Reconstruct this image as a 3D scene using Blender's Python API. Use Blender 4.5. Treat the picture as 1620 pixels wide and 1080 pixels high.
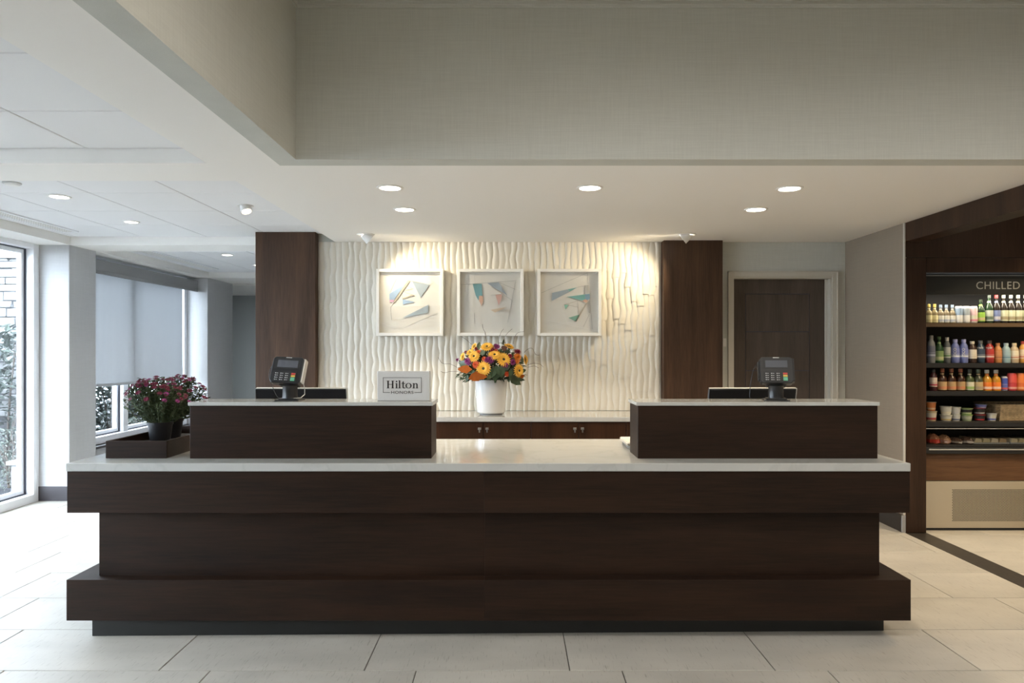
import bpy, bmesh, math, random
from mathutils import Vector, Matrix, Euler
R = math.radians
random.seed(7)
for o in list(bpy.data.objects): bpy.data.objects.remove(o)
scene = bpy.context.scene
COL = scene.collection

# ------------------------------------------------------------------ camera
F, CX, HY, H = 1110.0, 810.0, 554.0, 1.40       # focal length in px, vanishing point, eye height
cam_d = bpy.data.cameras.new('camera'); cam = bpy.data.objects.new('camera', cam_d); COL.objects.link(cam)
cam.location = (0, 0, H); cam.rotation_euler = (R(90), 0, 0)
cam_d.sensor_width = 36.0; cam_d.lens = 36.0 * F / 1620.0
cam_d.shift_y = (HY - 540.0) / 1620.0
cam_d.clip_start = 0.05; cam_d.clip_end = 200
scene.camera = cam

# ------------------------------------------------------------------ world, view
world = bpy.data.worlds.new('overcast_sky'); scene.world = world; world.use_nodes = True
bg = world.node_tree.nodes['Background']
bg.inputs[0].default_value = (0.80, 0.90, 1.0, 1); bg.inputs[1].default_value = 15.0
vs = scene.view_settings
vs.view_transform = 'Standard'; vs.look = 'None'; vs.gamma = 1.0; vs.use_curve_mapping = False
vs.exposure = 0.42
WARM = (1.0, 0.80, 0.56); NEUT = (1.0, 0.93, 0.84)
SPOT_W = 42.0

def X(px, Y): return (px - CX) * Y / F
def Z(py, Y): return H - (py - HY) * Y / F

# ------------------------------------------------------------------ helpers
WOFF = {}
class MB:
    def __init__(s): s.v = []; s.f = []
    def add(s, vs_, fs_):
        b = len(s.v); s.v += [tuple(v) for v in vs_]; s.f += [tuple(i + b for i in f) for f in fs_]; return s
    def box(s, x0, x1, y0, y1, z0, z1):
        return s.add([(x0,y0,z0),(x1,y0,z0),(x1,y1,z0),(x0,y1,z0),(x0,y0,z1),(x1,y0,z1),(x1,y1,z1),(x0,y1,z1)],
              [(0,3,2,1),(4,5,6,7),(0,1,5,4),(1,2,6,5),(2,3,7,6),(3,0,4,7)])
    def obox(s, c, size, rot):
        m = Euler(rot).to_matrix() if not isinstance(rot, Matrix) else rot
        sx, sy, sz = [k/2 for k in size]; c = Vector(c)
        vs_ = [c + m @ Vector(p) for p in [(-sx,-sy,-sz),(sx,-sy,-sz),(sx,sy,-sz),(-sx,sy,-sz),(-sx,-sy,sz),(sx,-sy,sz),(sx,sy,sz),(-sx,sy,sz)]]
        return s.add(vs_, [(0,3,2,1),(4,5,6,7),(0,1,5,4),(1,2,6,5),(2,3,7,6),(3,0,4,7)])
    def lathe(s, cx, cy, prof, seg=20, z=0, cap=True):
        vs_ = []; fs_ = []
        for r, zz in prof:
            for k in range(seg):
                a = 2*math.pi*k/seg; vs_.append((cx + r*math.cos(a), cy + r*math.sin(a), z + zz))
        for i in range(len(prof)-1):
            for k in range(seg):
                k2 = (k+1) % seg
                fs_.append((i*seg+k, i*seg+k2, (i+1)*seg+k2, (i+1)*seg+k))
        if cap:
            fs_.append(tuple(reversed(range(seg)))); n = (len(prof)-1)*seg; fs_.append(tuple(range(n, n+seg)))
        return s.add(vs_, fs_)
    def tube(s, pts, r, seg=6):
        pts = [Vector(p) for p in pts]; vs_ = []; fs_ = []
        rr = r if isinstance(r, (list, tuple)) else [r]*len(pts)
        for i, p in enumerate(pts):
            t = (pts[min(i+1, len(pts)-1)] - pts[max(i-1, 0)]).normalized()
            u = t.cross(Vector((0,0,1)) if abs(t.z) < 0.9 else Vector((1,0,0))).normalized(); w = t.cross(u)
            for k in range(seg):
                a = 2*math.pi*k/seg; vs_.append(p + (u*math.cos(a) + w*math.sin(a))*rr[i])
        for i in range(len(pts)-1):
            for k in range(seg):
                k2 = (k+1) % seg; fs_.append((i*seg+k, i*seg+k2, (i+1)*seg+k2, (i+1)*seg+k))
        fs_.append(tuple(reversed(range(seg)))); n = (len(pts)-1)*seg; fs_.append(tuple(range(n, n+seg)))
        return s.add(vs_, fs_)
    def prism_xz(s, pts, y0, y1):                    # polygon in XZ extruded along Y
        n = len(pts); vs_ = [(p[0], y0, p[1]) for p in pts] + [(p[0], y1, p[1]) for p in pts]
        area = sum(pts[i][0]*pts[(i+1)%n][1] - pts[(i+1)%n][0]*pts[i][1] for i in range(n))
        fr = tuple(range(n)) if area > 0 else tuple(reversed(range(n)))
        fs_ = [fr, tuple(n+i for i in reversed(fr))] + [(fr[i], fr[(i+1)%n], fr[(i+1)%n]+n, fr[i]+n)[::-1] for i in range(n)]
        return s.add(vs_, fs_)
    def prism_xy(s, pts, z0, z1):
        n = len(pts); vs_ = [(p[0], p[1], z0) for p in pts] + [(p[0], p[1], z1) for p in pts]
        return s.add(vs_, [tuple(reversed(range(n))), tuple(range(n, 2*n))] + [(i, (i+1)%n, (i+1)%n+n, i+n) for i in range(n)])
    def mesh(s, name, off=(0,0,0)):
        me = bpy.data.meshes.new(name)
        ox, oy, oz = off
        me.from_pydata([(v[0]-ox, v[1]-oy, v[2]-oz) for v in s.v], [], s.f)
        return me
    def build(s, name, mat, parent=None, local=False, smooth=False, bevel=0, seg=2, auto=None):
        if parent is None and not local:
            xs = [v[0] for v in s.v]; ys = [v[1] for v in s.v]; zs = [v[2] for v in s.v]
            off = Vector(((min(xs)+max(xs))/2, (min(ys)+max(ys))/2, min(zs)))
        elif local: off = Vector((0,0,0))
        else: off = WOFF[parent.name]
        me = s.mesh(name, off)
        o = bpy.data.objects.new(name, me); COL.objects.link(o)
        me.materials.append(mat)
        if parent is not None:
            o.parent = parent; WOFF[o.name] = WOFF.get(parent.name, Vector((0,0,0))).copy()
        else:
            o.location = off if not local else (0,0,0); WOFF[o.name] = off.copy()
        if smooth: fin(o, auto)
        if bevel:
            m = o.modifiers.new('bevel', 'BEVEL'); m.width = bevel; m.segments = seg; m.limit_method = 'ANGLE'; m.angle_limit = R(40)
        return o

def fin(o, auto=None):
    me = o.data
    for p in me.polygons: p.use_smooth = True
    ang = R(auto if auto else 40)
    bm = bmesh.new(); bm.from_mesh(me)
    for e in bm.edges:
        if len(e.link_faces) == 2 and e.calc_face_angle(0) > ang: e.smooth = False
    bm.to_mesh(me); bm.free()

def tag(o, label=None, cat=None, group=None, kind=None):
    if label: o['label'] = label
    if cat: o['category'] = cat
    if group: o['group'] = group
    if kind: o['kind'] = kind
    return o
def thing(name, loc, label, cat, group=None, kind=None):
    o = bpy.data.objects.new(name, None); COL.objects.link(o); o.location = loc; o.empty_display_size = .1
    WOFF[o.name] = Vector(loc)
    return tag(o, label, cat, group, kind)
def struct(o, label, cat): return tag(o, label, cat, kind='structure')
def inst(me, name, mat, parent, loc=(0,0,0), rot=(0,0,0), scale=(1,1,1)):
    o = bpy.data.objects.new(name, me); COL.objects.link(o); o.parent = parent
    o.location = loc; o.rotation_euler = rot; o.scale = scale
    if mat and not me.materials: me.materials.append(mat)
    WOFF[o.name] = WOFF.get(parent.name, Vector((0,0,0))) if parent else Vector(loc)
    return o
def copy_tree(src, parent=None):
    c = src.copy(); COL.objects.link(c); c.parent = parent
    for ch in list(src.children): copy_tree(ch, c)
    return c
def text_mb(s, w, h, x, y, z, depth=.002):            # lettering facing -Y: centred on x, z
    cu = bpy.data.curves.new('lettering_curve', 'FONT'); cu.body = s; cu.align_x = 'CENTER'; cu.space_character = 1.08
    cu.resolution_u = 4
    t = bpy.data.objects.new('lettering_curve', cu); COL.objects.link(t)
    dg = bpy.context.evaluated_depsgraph_get(); dg.update()
    me = bpy.data.meshes.new_from_object(t.evaluated_get(dg))
    vs_ = [v.co.copy() for v in me.vertices]; fs_ = [tuple(p.vertices) for p in me.polygons]
    bpy.data.objects.remove(t); bpy.data.curves.remove(cu); bpy.data.meshes.remove(me)
    x0 = min(v.x for v in vs_); x1 = max(v.x for v in vs_); y0 = min(v.y for v in vs_); y1 = max(v.y for v in vs_)
    m = MB()
    m.add([((v.x-(x0+x1)/2)/(x1-x0)*w + x, y, (v.y-(y0+y1)/2)/(y1-y0)*h + z) for v in vs_], fs_)
    return m

# ------------------------------------------------------------------ materials
def newmat(name):
    m = bpy.data.materials.new(name); m.use_nodes = True
    nt = m.node_tree; return m, nt, nt.nodes['Principled BSDF']
def N(nt, t, **kw):
    n = nt.nodes.new(t)
    for k, v in kw.items(): setattr(n, k, v)
    return n
def mat(name, c, rough=.5, metal=0, spec=.5, emit=None, es=0, noise=0, nscale=30, bump=0, bscale=200, coat=0):
    m, nt, b = newmat(name)
    b.inputs['Base Color'].default_value = (*c, 1); b.inputs['Roughness'].default_value = rough
    b.inputs['Metallic'].default_value = metal; b.inputs['Specular IOR Level'].default_value = spec
    b.inputs['Coat Weight'].default_value = coat
    if emit: b.inputs['Emission Color'].default_value = (*emit, 1); b.inputs['Emission Strength'].default_value = es
    if noise or bump:
        tc = N(nt, 'ShaderNodeTexCoord')
    if noise:
        nz = N(nt, 'ShaderNodeTexNoise'); nz.inputs['Scale'].default_value = nscale; nz.inputs['Detail'].default_value = 4
        nt.links.new(tc.outputs['Object'], nz.inputs['Vector'])
        cr = N(nt, 'ShaderNodeValToRGB')
        cr.color_ramp.elements[0].color = (*[k*(1-noise) for k in c], 1); cr.color_ramp.elements[1].color = (*[min(1, k*(1+noise)) for k in c], 1)
        cr.color_ramp.elements[0].position = .3; cr.color_ramp.elements[1].position = .7
        nt.links.new(nz.outputs['Fac'], cr.inputs['Fac']); nt.links.new(cr.outputs['Color'], b.inputs['Base Color'])
    if bump:
        nb = N(nt, 'ShaderNodeTexNoise'); nb.inputs['Scale'].default_value = bscale
        nt.links.new(tc.outputs['Object'], nb.inputs['Vector'])
        bp = N(nt, 'ShaderNodeBump'); bp.inputs['Strength'].default_value = bump; bp.inputs['Distance'].default_value = .002
        nt.links.new(nb.outputs['Fac'], bp.inputs['Height']); nt.links.new(bp.outputs['Normal'], b.inputs['Normal'])
    return m
def wood(name, dark, light, axis='x', rough=.38):
    m, nt, b = newmat(name)
    tc = N(nt, 'ShaderNodeTexCoord'); oi = N(nt, 'ShaderNodeObjectInfo')
    ad = N(nt, 'ShaderNodeVectorMath', operation='ADD')
    sc = N(nt, 'ShaderNodeVectorMath', operation='SCALE'); sc.inputs[3].default_value = 17.0
    cmb = N(nt, 'ShaderNodeCombineXYZ')
    for i in range(3): nt.links.new(oi.outputs['Random'], cmb.inputs[i])
    nt.links.new(cmb.outputs[0], sc.inputs[0]); nt.links.new(tc.outputs['Object'], ad.inputs[0]); nt.links.new(sc.outputs[0], ad.inputs[1])
    def layer(a, bb):
        mp = N(nt, 'ShaderNodeMapping')
        mp.inputs['Scale'].default_value = (a, bb, bb) if axis == 'x' else (bb, bb, a)
        nt.links.new(ad.outputs[0], mp.inputs[0])
        nz = N(nt, 'ShaderNodeTexNoise'); nz.inputs['Scale'].default_value = 1; nz.inputs['Detail'].default_value = 6; nz.inputs['Distortion'].default_value = .4
        nt.links.new(mp.outputs[0], nz.inputs['Vector']); return nz
    l1 = layer(.9, 9); l2 = layer(6, 130)
    mx = N(nt, 'ShaderNodeMix', data_type='FLOAT'); mx.inputs[0].default_value = .4
    nt.links.new(l1.outputs['Fac'], mx.inputs[2]); nt.links.new(l2.outputs['Fac'], mx.inputs[3])
    cr = N(nt, 'ShaderNodeValToRGB'); cr.color_ramp.elements[0].position = .32; cr.color_ramp.elements[1].position = .68
    cr.color_ramp.elements[0].color = (*dark, 1); cr.color_ramp.elements[1].color = (*light, 1)
    nt.links.new(mx.outputs[0], cr.inputs['Fac']); nt.links.new(cr.outputs['Color'], b.inputs['Base Color'])
    b.inputs['Roughness'].default_value = rough; b.inputs['Specular IOR Level'].default_value = .2
    return m
def linen(name, c, amp=.06):
    m, nt, b = newmat(name)
    tc = N(nt, 'ShaderNodeTexCoord'); fac = []
    for s in ((420, 420, 14), (14, 14, 420)):
        mp = N(nt, 'ShaderNodeMapping'); mp.inputs['Scale'].default_value = s
        nt.links.new(tc.outputs['Object'], mp.inputs[0])
        nz = N(nt, 'ShaderNodeTexNoise'); nz.inputs['Scale'].default_value = .5; nz.inputs['Detail'].default_value = 2
        nt.links.new(mp.outputs[0], nz.inputs['Vector']); fac.append(nz)
    mx = N(nt, 'ShaderNodeMix', data_type='FLOAT'); mx.inputs[0].default_value = .5
    nt.links.new(fac[0].outputs['Fac'], mx.inputs[2]); nt.links.new(fac[1].outputs['Fac'], mx.inputs[3])
    cr = N(nt, 'ShaderNodeValToRGB'); cr.color_ramp.elements[0].position = .3; cr.color_ramp.elements[1].position = .7
    cr.color_ramp.elements[0].color = (*[k*(1-amp) for k in c], 1); cr.color_ramp.elements[1].color = (*[k*(1+amp) for k in c], 1)
    nt.links.new(mx.outputs[0], cr.inputs['Fac']); nt.links.new(cr.outputs['Color'], b.inputs['Base Color'])
    bp = N(nt, 'ShaderNodeBump'); bp.inputs['Strength'].default_value = .15; bp.inputs['Distance'].default_value = .001
    nt.links.new(mx.outputs[0], bp.inputs['Height']); nt.links.new(bp.outputs['Normal'], b.inputs['Normal'])
    b.inputs['Roughness'].default_value = .8; b.inputs['Specular IOR Level'].default_value = .2
    return m
def stone_tile(name, c, rough=.42):
    m, nt, b = newmat(name)
    tc = N(nt, 'ShaderNodeTexCoord'); oi = N(nt, 'ShaderNodeObjectInfo')
    cmb = N(nt, 'ShaderNodeCombineXYZ'); sc = N(nt, 'ShaderNodeVectorMath', operation='SCALE'); sc.inputs[3].default_value = 23.0
    for i in range(3): nt.links.new(oi.outputs['Random'], cmb.inputs[i])
    ad = N(nt, 'ShaderNodeVectorMath', operation='ADD')
    nt.links.new(cmb.outputs[0], sc.inputs[0]); nt.links.new(tc.outputs['Object'], ad.inputs[0]); nt.links.new(sc.outputs[0], ad.inputs[1])
    def ns(scale, detail):
        mp = N(nt, 'ShaderNodeMapping'); mp.inputs['Scale'].default_value = scale; nt.links.new(ad.outputs[0], mp.inputs[0])
        nz = N(nt, 'ShaderNodeTexNoise'); nz.inputs['Scale'].default_value = 1; nz.inputs['Detail'].default_value = detail
        nt.links.new(mp.outputs[0], nz.inputs['Vector']); return nz
    a = ns((2.2, 4, 4), 6); g = ns((160, 16, 16), 3)
    cr = N(nt, 'ShaderNodeValToRGB'); cr.color_ramp.elements[0].position = .3; cr.color_ramp.elements[1].position = .7
    cr.color_ramp.elements[0].color = (*[k*.86 for k in c], 1); cr.color_ramp.elements[1].color = (*[k*1.08 for k in c], 1)
    nt.links.new(a.outputs['Fac'], cr.inputs['Fac'])
    c2 = N(nt, 'ShaderNodeValToRGB'); c2.color_ramp.elements[0].position = .26; c2.color_ramp.elements[1].position = .40
    c2.color_ramp.elements[0].color = (.62, .60, .56, 1); c2.color_ramp.elements[1].color = (1, 1, 1, 1)
    nt.links.new(g.outputs['Fac'], c2.inputs['Fac'])
    mu = N(nt, 'ShaderNodeMix', data_type='RGBA', blend_type='MULTIPLY'); mu.inputs[0].default_value = .75
    nt.links.new(cr.outputs['Color'], mu.inputs[6]); nt.links.new(c2.outputs['Color'], mu.inputs[7])
    nt.links.new(mu.outputs[2], b.inputs['Base Color'])
    b.inputs['Roughness'].default_value = rough; b.inputs['Specular IOR Level'].default_value = .45
    return m
def quartz(name, c, rough=.07):
    m, nt, b = newmat(name)
    tc = N(nt, 'ShaderNodeTexCoord')
    nz = N(nt, 'ShaderNodeTexNoise'); nz.inputs['Scale'].default_value = 2.2; nz.inputs['Detail'].default_value = 8; nz.inputs['Distortion'].default_value = 1.6
    nt.links.new(tc.outputs['Object'], nz.inputs['Vector'])
    cr = N(nt, 'ShaderNodeValToRGB'); e = cr.color_ramp.elements
    e[0].position = .47; e[0].color = (*c, 1); e[1].position = .53; e[1].color = (*c, 1)
    k = e.new(.50); k.color = (*[q*.93 for q in c], 1)
    nt.links.new(nz.outputs['Fac'], cr.inputs['Fac']); nt.links.new(cr.outputs['Color'], b.inputs['Base Color'])
    b.inputs['Roughness'].default_value = rough
    return m
def glass(name, tint=(1,1,1), refl=.5, rough=.0):
    m = bpy.data.materials.new(name); m.use_nodes = True; nt = m.node_tree
    for n in list(nt.nodes): nt.nodes.remove(n)
    out = N(nt, 'ShaderNodeOutputMaterial'); tr = N(nt, 'ShaderNodeBsdfTransparent'); gl = N(nt, 'ShaderNodeBsdfGlossy')
    tr.inputs[0].default_value = (*tint, 1); gl.inputs['Roughness'].default_value = rough
    lw = N(nt, 'ShaderNodeLayerWeight'); lw.inputs[0].default_value = .5          # thin pane: Schlick reflectance, same from both sides
    pw = N(nt, 'ShaderNodeMath', operation='POWER'); pw.inputs[1].default_value = 5.0; nt.links.new(lw.outputs['Facing'], pw.inputs[0])
    fr = N(nt, 'ShaderNodeMath', operation='MULTIPLY_ADD'); fr.inputs[1].default_value = .92; fr.inputs[2].default_value = .07; nt.links.new(pw.outputs[0], fr.inputs[0])
    mx = N(nt, 'ShaderNodeMixShader')
    nt.links.new(fr.outputs[0], mx.inputs[0]); nt.links.new(tr.outputs[0], mx.inputs[1]); nt.links.new(gl.outputs[0], mx.inputs[2])
    nt.links.new(mx.outputs[0], out.inputs[0]); return m
def emis(name, c, s):
    m = bpy.data.materials.new(name); m.use_nodes = True; nt = m.node_tree
    b = nt.nodes['Principled BSDF']; b.inputs['Base Color'].default_value = (*c, 1)
    b.inputs['Emission Color'].default_value = (*c, 1); b.inputs['Emission Strength'].default_value = s
    return m
def fabric_translucent(name, c, t=.45):
    m = bpy.data.materials.new(name); m.use_nodes = True; nt = m.node_tree
    for n in list(nt.nodes): nt.nodes.remove(n)
    out = N(nt, 'ShaderNodeOutputMaterial'); d = N(nt, 'ShaderNodeBsdfDiffuse'); tl = N(nt, 'ShaderNodeBsdfTranslucent'); mx = N(nt, 'ShaderNodeMixShader')
    d.inputs[0].default_value = (*c, 1); tl.inputs[0].default_value = (*c, 1); mx.inputs[0].default_value = t
    nt.links.new(d.outputs[0], mx.inputs[1]); nt.links.new(tl.outputs[0], mx.inputs[2]); nt.links.new(mx.outputs[0], out.inputs[0]); return m

M = {}
M['desk'] = wood('walnut_desk', (.0085,.0042,.0025), (.031,.0145,.0075), 'x', .48)
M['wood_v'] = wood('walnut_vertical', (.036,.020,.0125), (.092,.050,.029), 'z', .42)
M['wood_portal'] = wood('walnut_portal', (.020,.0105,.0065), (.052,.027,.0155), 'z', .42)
M['wood_back'] = wood('walnut_cabinet', (.020,.009,.005), (.055,.024,.012), 'z', .38)
M['wood_mid'] = wood('walnut_light', (.06,.03,.015), (.15,.08,.042), 'x', .4)
M['door'] = wood('door_veneer', (.066,.052,.042), (.115,.090,.072), 'z', .36)
M['plinth'] = mat('black_plinth', (.010,.0105,.010), .5)
M['quartz'] = quartz('white_quartz', (.48,.485,.465))
M['white'] = mat('white_paint', (.80,.79,.76), .6)
M['ceil'] = mat('ceiling_paint', (.84,.82,.78), .8, spec=.2)
M['ctile'] = mat('ceiling_tile_white', (.80,.80,.80), .85, spec=.2, bump=.2, bscale=400)
M['grid'] = mat('ceiling_reveal', (.12,.12,.12), .8)
M['linen'] = linen('linen_wallcover_sage', (.54,.545,.50))
M['linen_r'] = linen('linen_wallcover_taupe', (.25,.205,.155), .06)
M['linen_l'] = linen('linen_wallcover_grey', (.50,.50,.50), .06)
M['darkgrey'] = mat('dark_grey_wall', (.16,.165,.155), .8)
M['frame_trim'] = mat('greige_trim_paint', (.52,.49,.42), .5)
M['relief'] = mat('white_relief_plaster', (.70,.66,.575), .55, spec=.3)
M['tile'] = stone_tile('porcelain_floor_tile', (.46,.432,.38))
M['grout'] = mat('grout', (.10,.092,.08), .9)
M['strip'] = mat('dark_stone_threshold', (.030,.025,.02), .4, noise=.3, nscale=25)
M['base'] = mat('dark_base', (.05,.045,.05), .35)
M['baseblk'] = mat('black_brown_base', (.022,.016,.012), .4)
M['alu'] = mat('brushed_aluminium', (.62,.62,.62), .3, 1)
M['winframe'] = mat('white_window_frame', (.82,.83,.85), .4)
M['gasket'] = mat('dark_gasket', (.05,.055,.08), .5)
M['glass'] = glass('window_glass', (.96,.98,1))
M['picglass'] = glass('picture_glass')
M['blind'] = fabric_translucent('roller_blind_fabric', (.44,.455,.47), .10)
M['valance'] = mat('grey_valance', (.28,.28,.28), .7)
M['diff'] = emis('downlight_lens', (1.0,.93,.80), 9)
M['black'] = mat('black_plastic', (.012,.012,.013), .38)
M['blackm'] = mat('black_matte', (.016,.016,.016), .6)
M['screen'] = mat('lcd_screen_off', (.09,.095,.11), .25)
M['silver'] = mat('silver_plastic', (.55,.55,.53), .35, .5)
M['vase'] = mat('white_ceramic', (.60,.59,.57), .12, coat=.3)

# ================================================================== STRUCTURE
CZ, TZ = 2.38, 2.456                  # soffit and ceiling-tile heights
YW = 6.36                             # back wall
UZ = 3.34                             # upper ceiling
# ---- floor with tiles
fl = MB().box(-4.6, 6.6, -4.2, 13.0, -.08, -.004).build('floor', M['grout'])
struct(fl, 'pale stone-look porcelain tiled lobby floor laid in staggered rows', 'floor')
TL, TW, GAP = .9, .4505, .005
def tile_part(x0, x1, y0, y1):
    if x1 - x0 < .03: return
    m = MB(); b = .0015
    cx, cy = (x0+x1)/2, (y0+y1)/2; hx, hy = (x1-x0)/2, (y1-y0)/2
    m.add([(-hx,-hy,-.004),(hx,-hy,-.004),(hx,hy,-.004),(-hx,hy,-.004),(-hx,-hy,-b),(hx,-hy,-b),(hx,hy,-b),(-hx,hy,-b),
           (-hx+b,-hy+b,0),(hx-b,-hy+b,0),(hx-b,hy-b,0),(-hx+b,hy-b,0)],
          [(0,1,5,4),(1,2,6,5),(2,3,7,6),(3,0,4,7),(4,5,9,8),(5,6,10,9),(6,7,11,10),(7,4,8,11),(8,9,10,11)])
    me = m.mesh('tile'); o = inst(me, 'tile', M['tile'], fl, (cx-WOFF['floor'].x, cy-WOFF['floor'].y, -WOFF['floor'].z))
for k in range(-5, 16):
    y0 = 3.07 + k*TW; y1 = y0 + TW
    ph = -2.447 - .228*k
    ph -= math.ceil((ph + 4.55)/TL)*TL
    x = ph
    while x < 5.6:
        for lo, hi in ((-4.55, 3.02), (3.18, 5.6)):
            a, bb = max(x, lo), min(x+TL, hi)
            if bb - a > .03: tile_part(a+GAP/2, bb-GAP/2, y0+GAP/2, y1-GAP/2)
        x += TL
far = MB().box(-4.55, 3.0, 3.07+16*TW, 12.9, -.004, 0)
tag(far.build('tile', M['tile'], fl), kind='stuff')
near = MB().box(-4.55, 6.5, -4.1, 3.07-5*TW, -.004, 0)
tag(near.build('tile', M['tile'], fl), kind='stuff')
st = MB().box(3.02, 3.18, .8, 5.37, -.004, .001).build('threshold_strip', M['strip'], fl); st['label'] = 'dark stone threshold strip'

# ---- back wall with door opening
DX0, DX1, DZ = X(1161, 6.34), X(1317, 6.34), Z(438, 6.34)
m = MB(); m.box(-2.285, DX0, YW, YW+.14, 0, 2.50); m.box(DX0, DX1, YW, YW+.14, DZ, 2.50); m.box(DX1, 3.18, YW, YW+.14, 0, 2.50)
struct(m.build('wall_back', M['linen']), 'grey-green linen-covered wall around the office door behind the desk', 'wall')
struct(MB().box(3.02, 3.18, 5.40, YW, 0, CZ).build('wall_right', M['linen_r']), 'taupe linen-covered side wall between office door and wood portal', 'wall')
struct(MB().box(3.012, 3.028, 5.388, 5.404, .135, CZ).build('trim_1', M['frame_trim']), 'thin pale corner bead beside dark portal post', 'trim')
m = MB(); m.box(3.0, 3.02, 5.40, YW-.001, 0, .13)
bb = struct(m.build('baseboard_right', M['baseblk']), 'dark brown baseboard along the taupe side wall', 'baseboard')
MB().box(2.996, 3.022, 5.386, 5.40, 0, .132).build('end_cap', M['valance'], bb)

# ---- door
dr = thing('door_1', ((DX0+DX1)/2, YW+.06, 0), 'dark wood office door with grooved rectangular panels', 'door', kind='structure')
yd = YW + .075
leafM = M['door']
gx0, gx1 = X(1179.5, yd), X(1280.5, yd)
gz = [Z(465, yd), Z(524.5, yd), Z(586, yd), Z(647, yd), Z(708, yd), Z(769, yd)]
MB().box(DX0, DX1, yd+.006, yd+.045, .01, DZ).build('leaf_core', M['gasket'], dr)
g = .006
MB().box(DX0, gx0-g/2, yd, yd+.006, .01, DZ).build('stile', leafM, dr)
MB().box(gx1+g/2, DX1, yd, yd+.006, .01, DZ).build('stile', leafM, dr)
MB().box(gx0-g/2, gx1+g/2, yd, yd+.006, gz[0]+g/2, DZ).build('rail', leafM, dr)
MB().box(gx0-g/2, gx1+g/2, yd, yd+.006, .01, gz[5]-g/2).build('rail', leafM, dr)
for a, b_ in zip(gz[:-1], gz[1:]):
    MB().box(gx0+g/2, gx1-g/2, yd, yd+.006, b_+g/2, a-g/2).build('panel', leafM, dr)
hd = MB().tube([(DX0+.07, yd-.045, 1.0), (DX0+.07, yd+.01, 1.0)], .012, 10)
hd.tube([(DX0+.065, yd-.045, 1.0), (DX0+.18, yd-.045, 1.0)], .009, 10).build('door_handle', M['alu'], dr, smooth=True)
fw = .052
m = MB()
m.box(DX0-fw, DX0, YW-.022, YW, 0, DZ+fw); m.box(DX1, DX1+fw, YW-.022, YW, 0, DZ+fw); m.box(DX0, DX1, YW-.022, YW, DZ, DZ+fw)
m.box(DX0-fw, DX0-fw+.012, YW-.03, YW-.022, 0, DZ+fw); m.box(DX1+fw-.012, DX1+fw, YW-.03, YW-.022, 0, DZ+fw); m.box(DX0-fw, DX1+fw, YW-.03, YW-.022, DZ+fw-.012, DZ+fw)
m.build('casing', M['frame_trim'], dr, bevel=.002)
m = MB(); m.box(DX1-.014, DX1, YW-.01, yd, 0, DZ); m.box(DX0, DX0+.004, YW-.01, yd, 0, DZ); m.box(DX0, DX1, YW-.01, yd, DZ-.012, DZ)
m.box(DX1-.03, DX1-.014, YW+.05, yd, 0, DZ-.012)
m.build('jamb', M['frame_trim'], dr)
sw = thing('light_switch', (X(1146, YW), YW, 1.42), 'small white light switch plate beside the office door casing', 'light switch')
MB().box(X(1144, YW), X(1149, YW), YW-.006, YW, Z(548, YW), Z(535, YW)).build('plate', M['white'], sw, bevel=.002)
MB().box(X(1145.6, YW), X(1147.4, YW), YW-.010, YW-.006, Z(544, YW), Z(539, YW)).build('rocker', M['white'], sw)

# ---- ceilings
m = MB(); m.box(-1.60, 3.19, 3.61, YW+.14, CZ, CZ+.16); m.box(-1.60, -1.12, -4.2, 3.61, CZ, CZ+.16)
struct(m.build('ceiling', M['ceil']), 'smooth cream-white lowered ceiling over the reception desk', 'ceiling')
def beam(y0, y1, x1, lab):
    return struct(MB().box(-4.6, x1, y0, y1, CZ, CZ+.2).build('ceiling_beam', M['ceil']), lab, 'ceiling')
beam(3.675, 4.06, -1.60, 'white dropped ceiling beam between the first two tiled coffers')
beam(6.53, 6.95, -2.285, 'white dropped ceiling beam at the near window pillar')
beam(9.50, 10.35, -2.285, 'white dropped ceiling beam at the far window pillar')
struct(MB().box(-4.6, -4.11, -4.2, 3.675, CZ, CZ+.2).build('ceiling_soffit', M['ceil']), 'white soffit strip along windows beside the camera', 'ceiling')
struct(MB().box(-4.6, -4.11, 4.06, 6.53, CZ, CZ+.2).build('ceiling_soffit', M['ceil']), 'white soffit strip above the bright floor-length window', 'ceiling')
struct(MB().box(-4.6, -4.11, 6.95, 9.50, CZ, CZ+.2).build('ceiling_soffit', M['ceil']), 'white soffit strip above the roller blinds', 'ceiling')
def coffer(x0, x1, y0, y1, ys, lab):
    c = struct(MB().box(x0, x1, y0, y1, TZ+.012, TZ+.09).build('ceiling_coffer', M['grid']), lab, 'ceiling')
    xs = [-1.62, -2.227, -2.837, -3.44, -4.05, -4.12]
    xs = [x for x in xs if x0 <= x <= x1 + .03]
    xs = sorted(set([x0] + xs + [x1]))
    yy = sorted(set([y0] + [y for y in ys if y0 < y < y1] + [y1]))
    for a, b_ in zip(xs[:-1], xs[1:]):
        for p, q in zip(yy[:-1], yy[1:]):
            if b_-a < .05 or q-p < .05: continue
            MB().box(a+.004, b_-.004, p+.004, q-.004, TZ, TZ+.012).build('ceiling_tile', M['ctile'], c, bevel=.003, seg=1)
    return c
coffer(-4.11, -1.60, -4.2, 3.675, [3.10-.606*k for k in range(12)], 'recessed white square-tiled ceiling coffer beside the camera')
coffer(-4.11, -1.60, 4.06, 6.53, [4.10, 4.707, 5.31, 5.92], 'recessed white square-tiled ceiling coffer left of the desk')
coffer(-4.11, -2.30, 6.95, 9.50, [7.55, 8.16, 8.77, 9.38], 'recessed white tiled ceiling coffer above the far corridor')
# coffer side faces: closing faces so the recess is closed on the right
struct(MB().box(-1.60, -1.58, 3.60, YW+.14, CZ+.16, CZ+.3).build('ceiling_edge', M['ceil']), 'white coffer edge above the lowered ceiling', 'ceiling')
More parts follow.
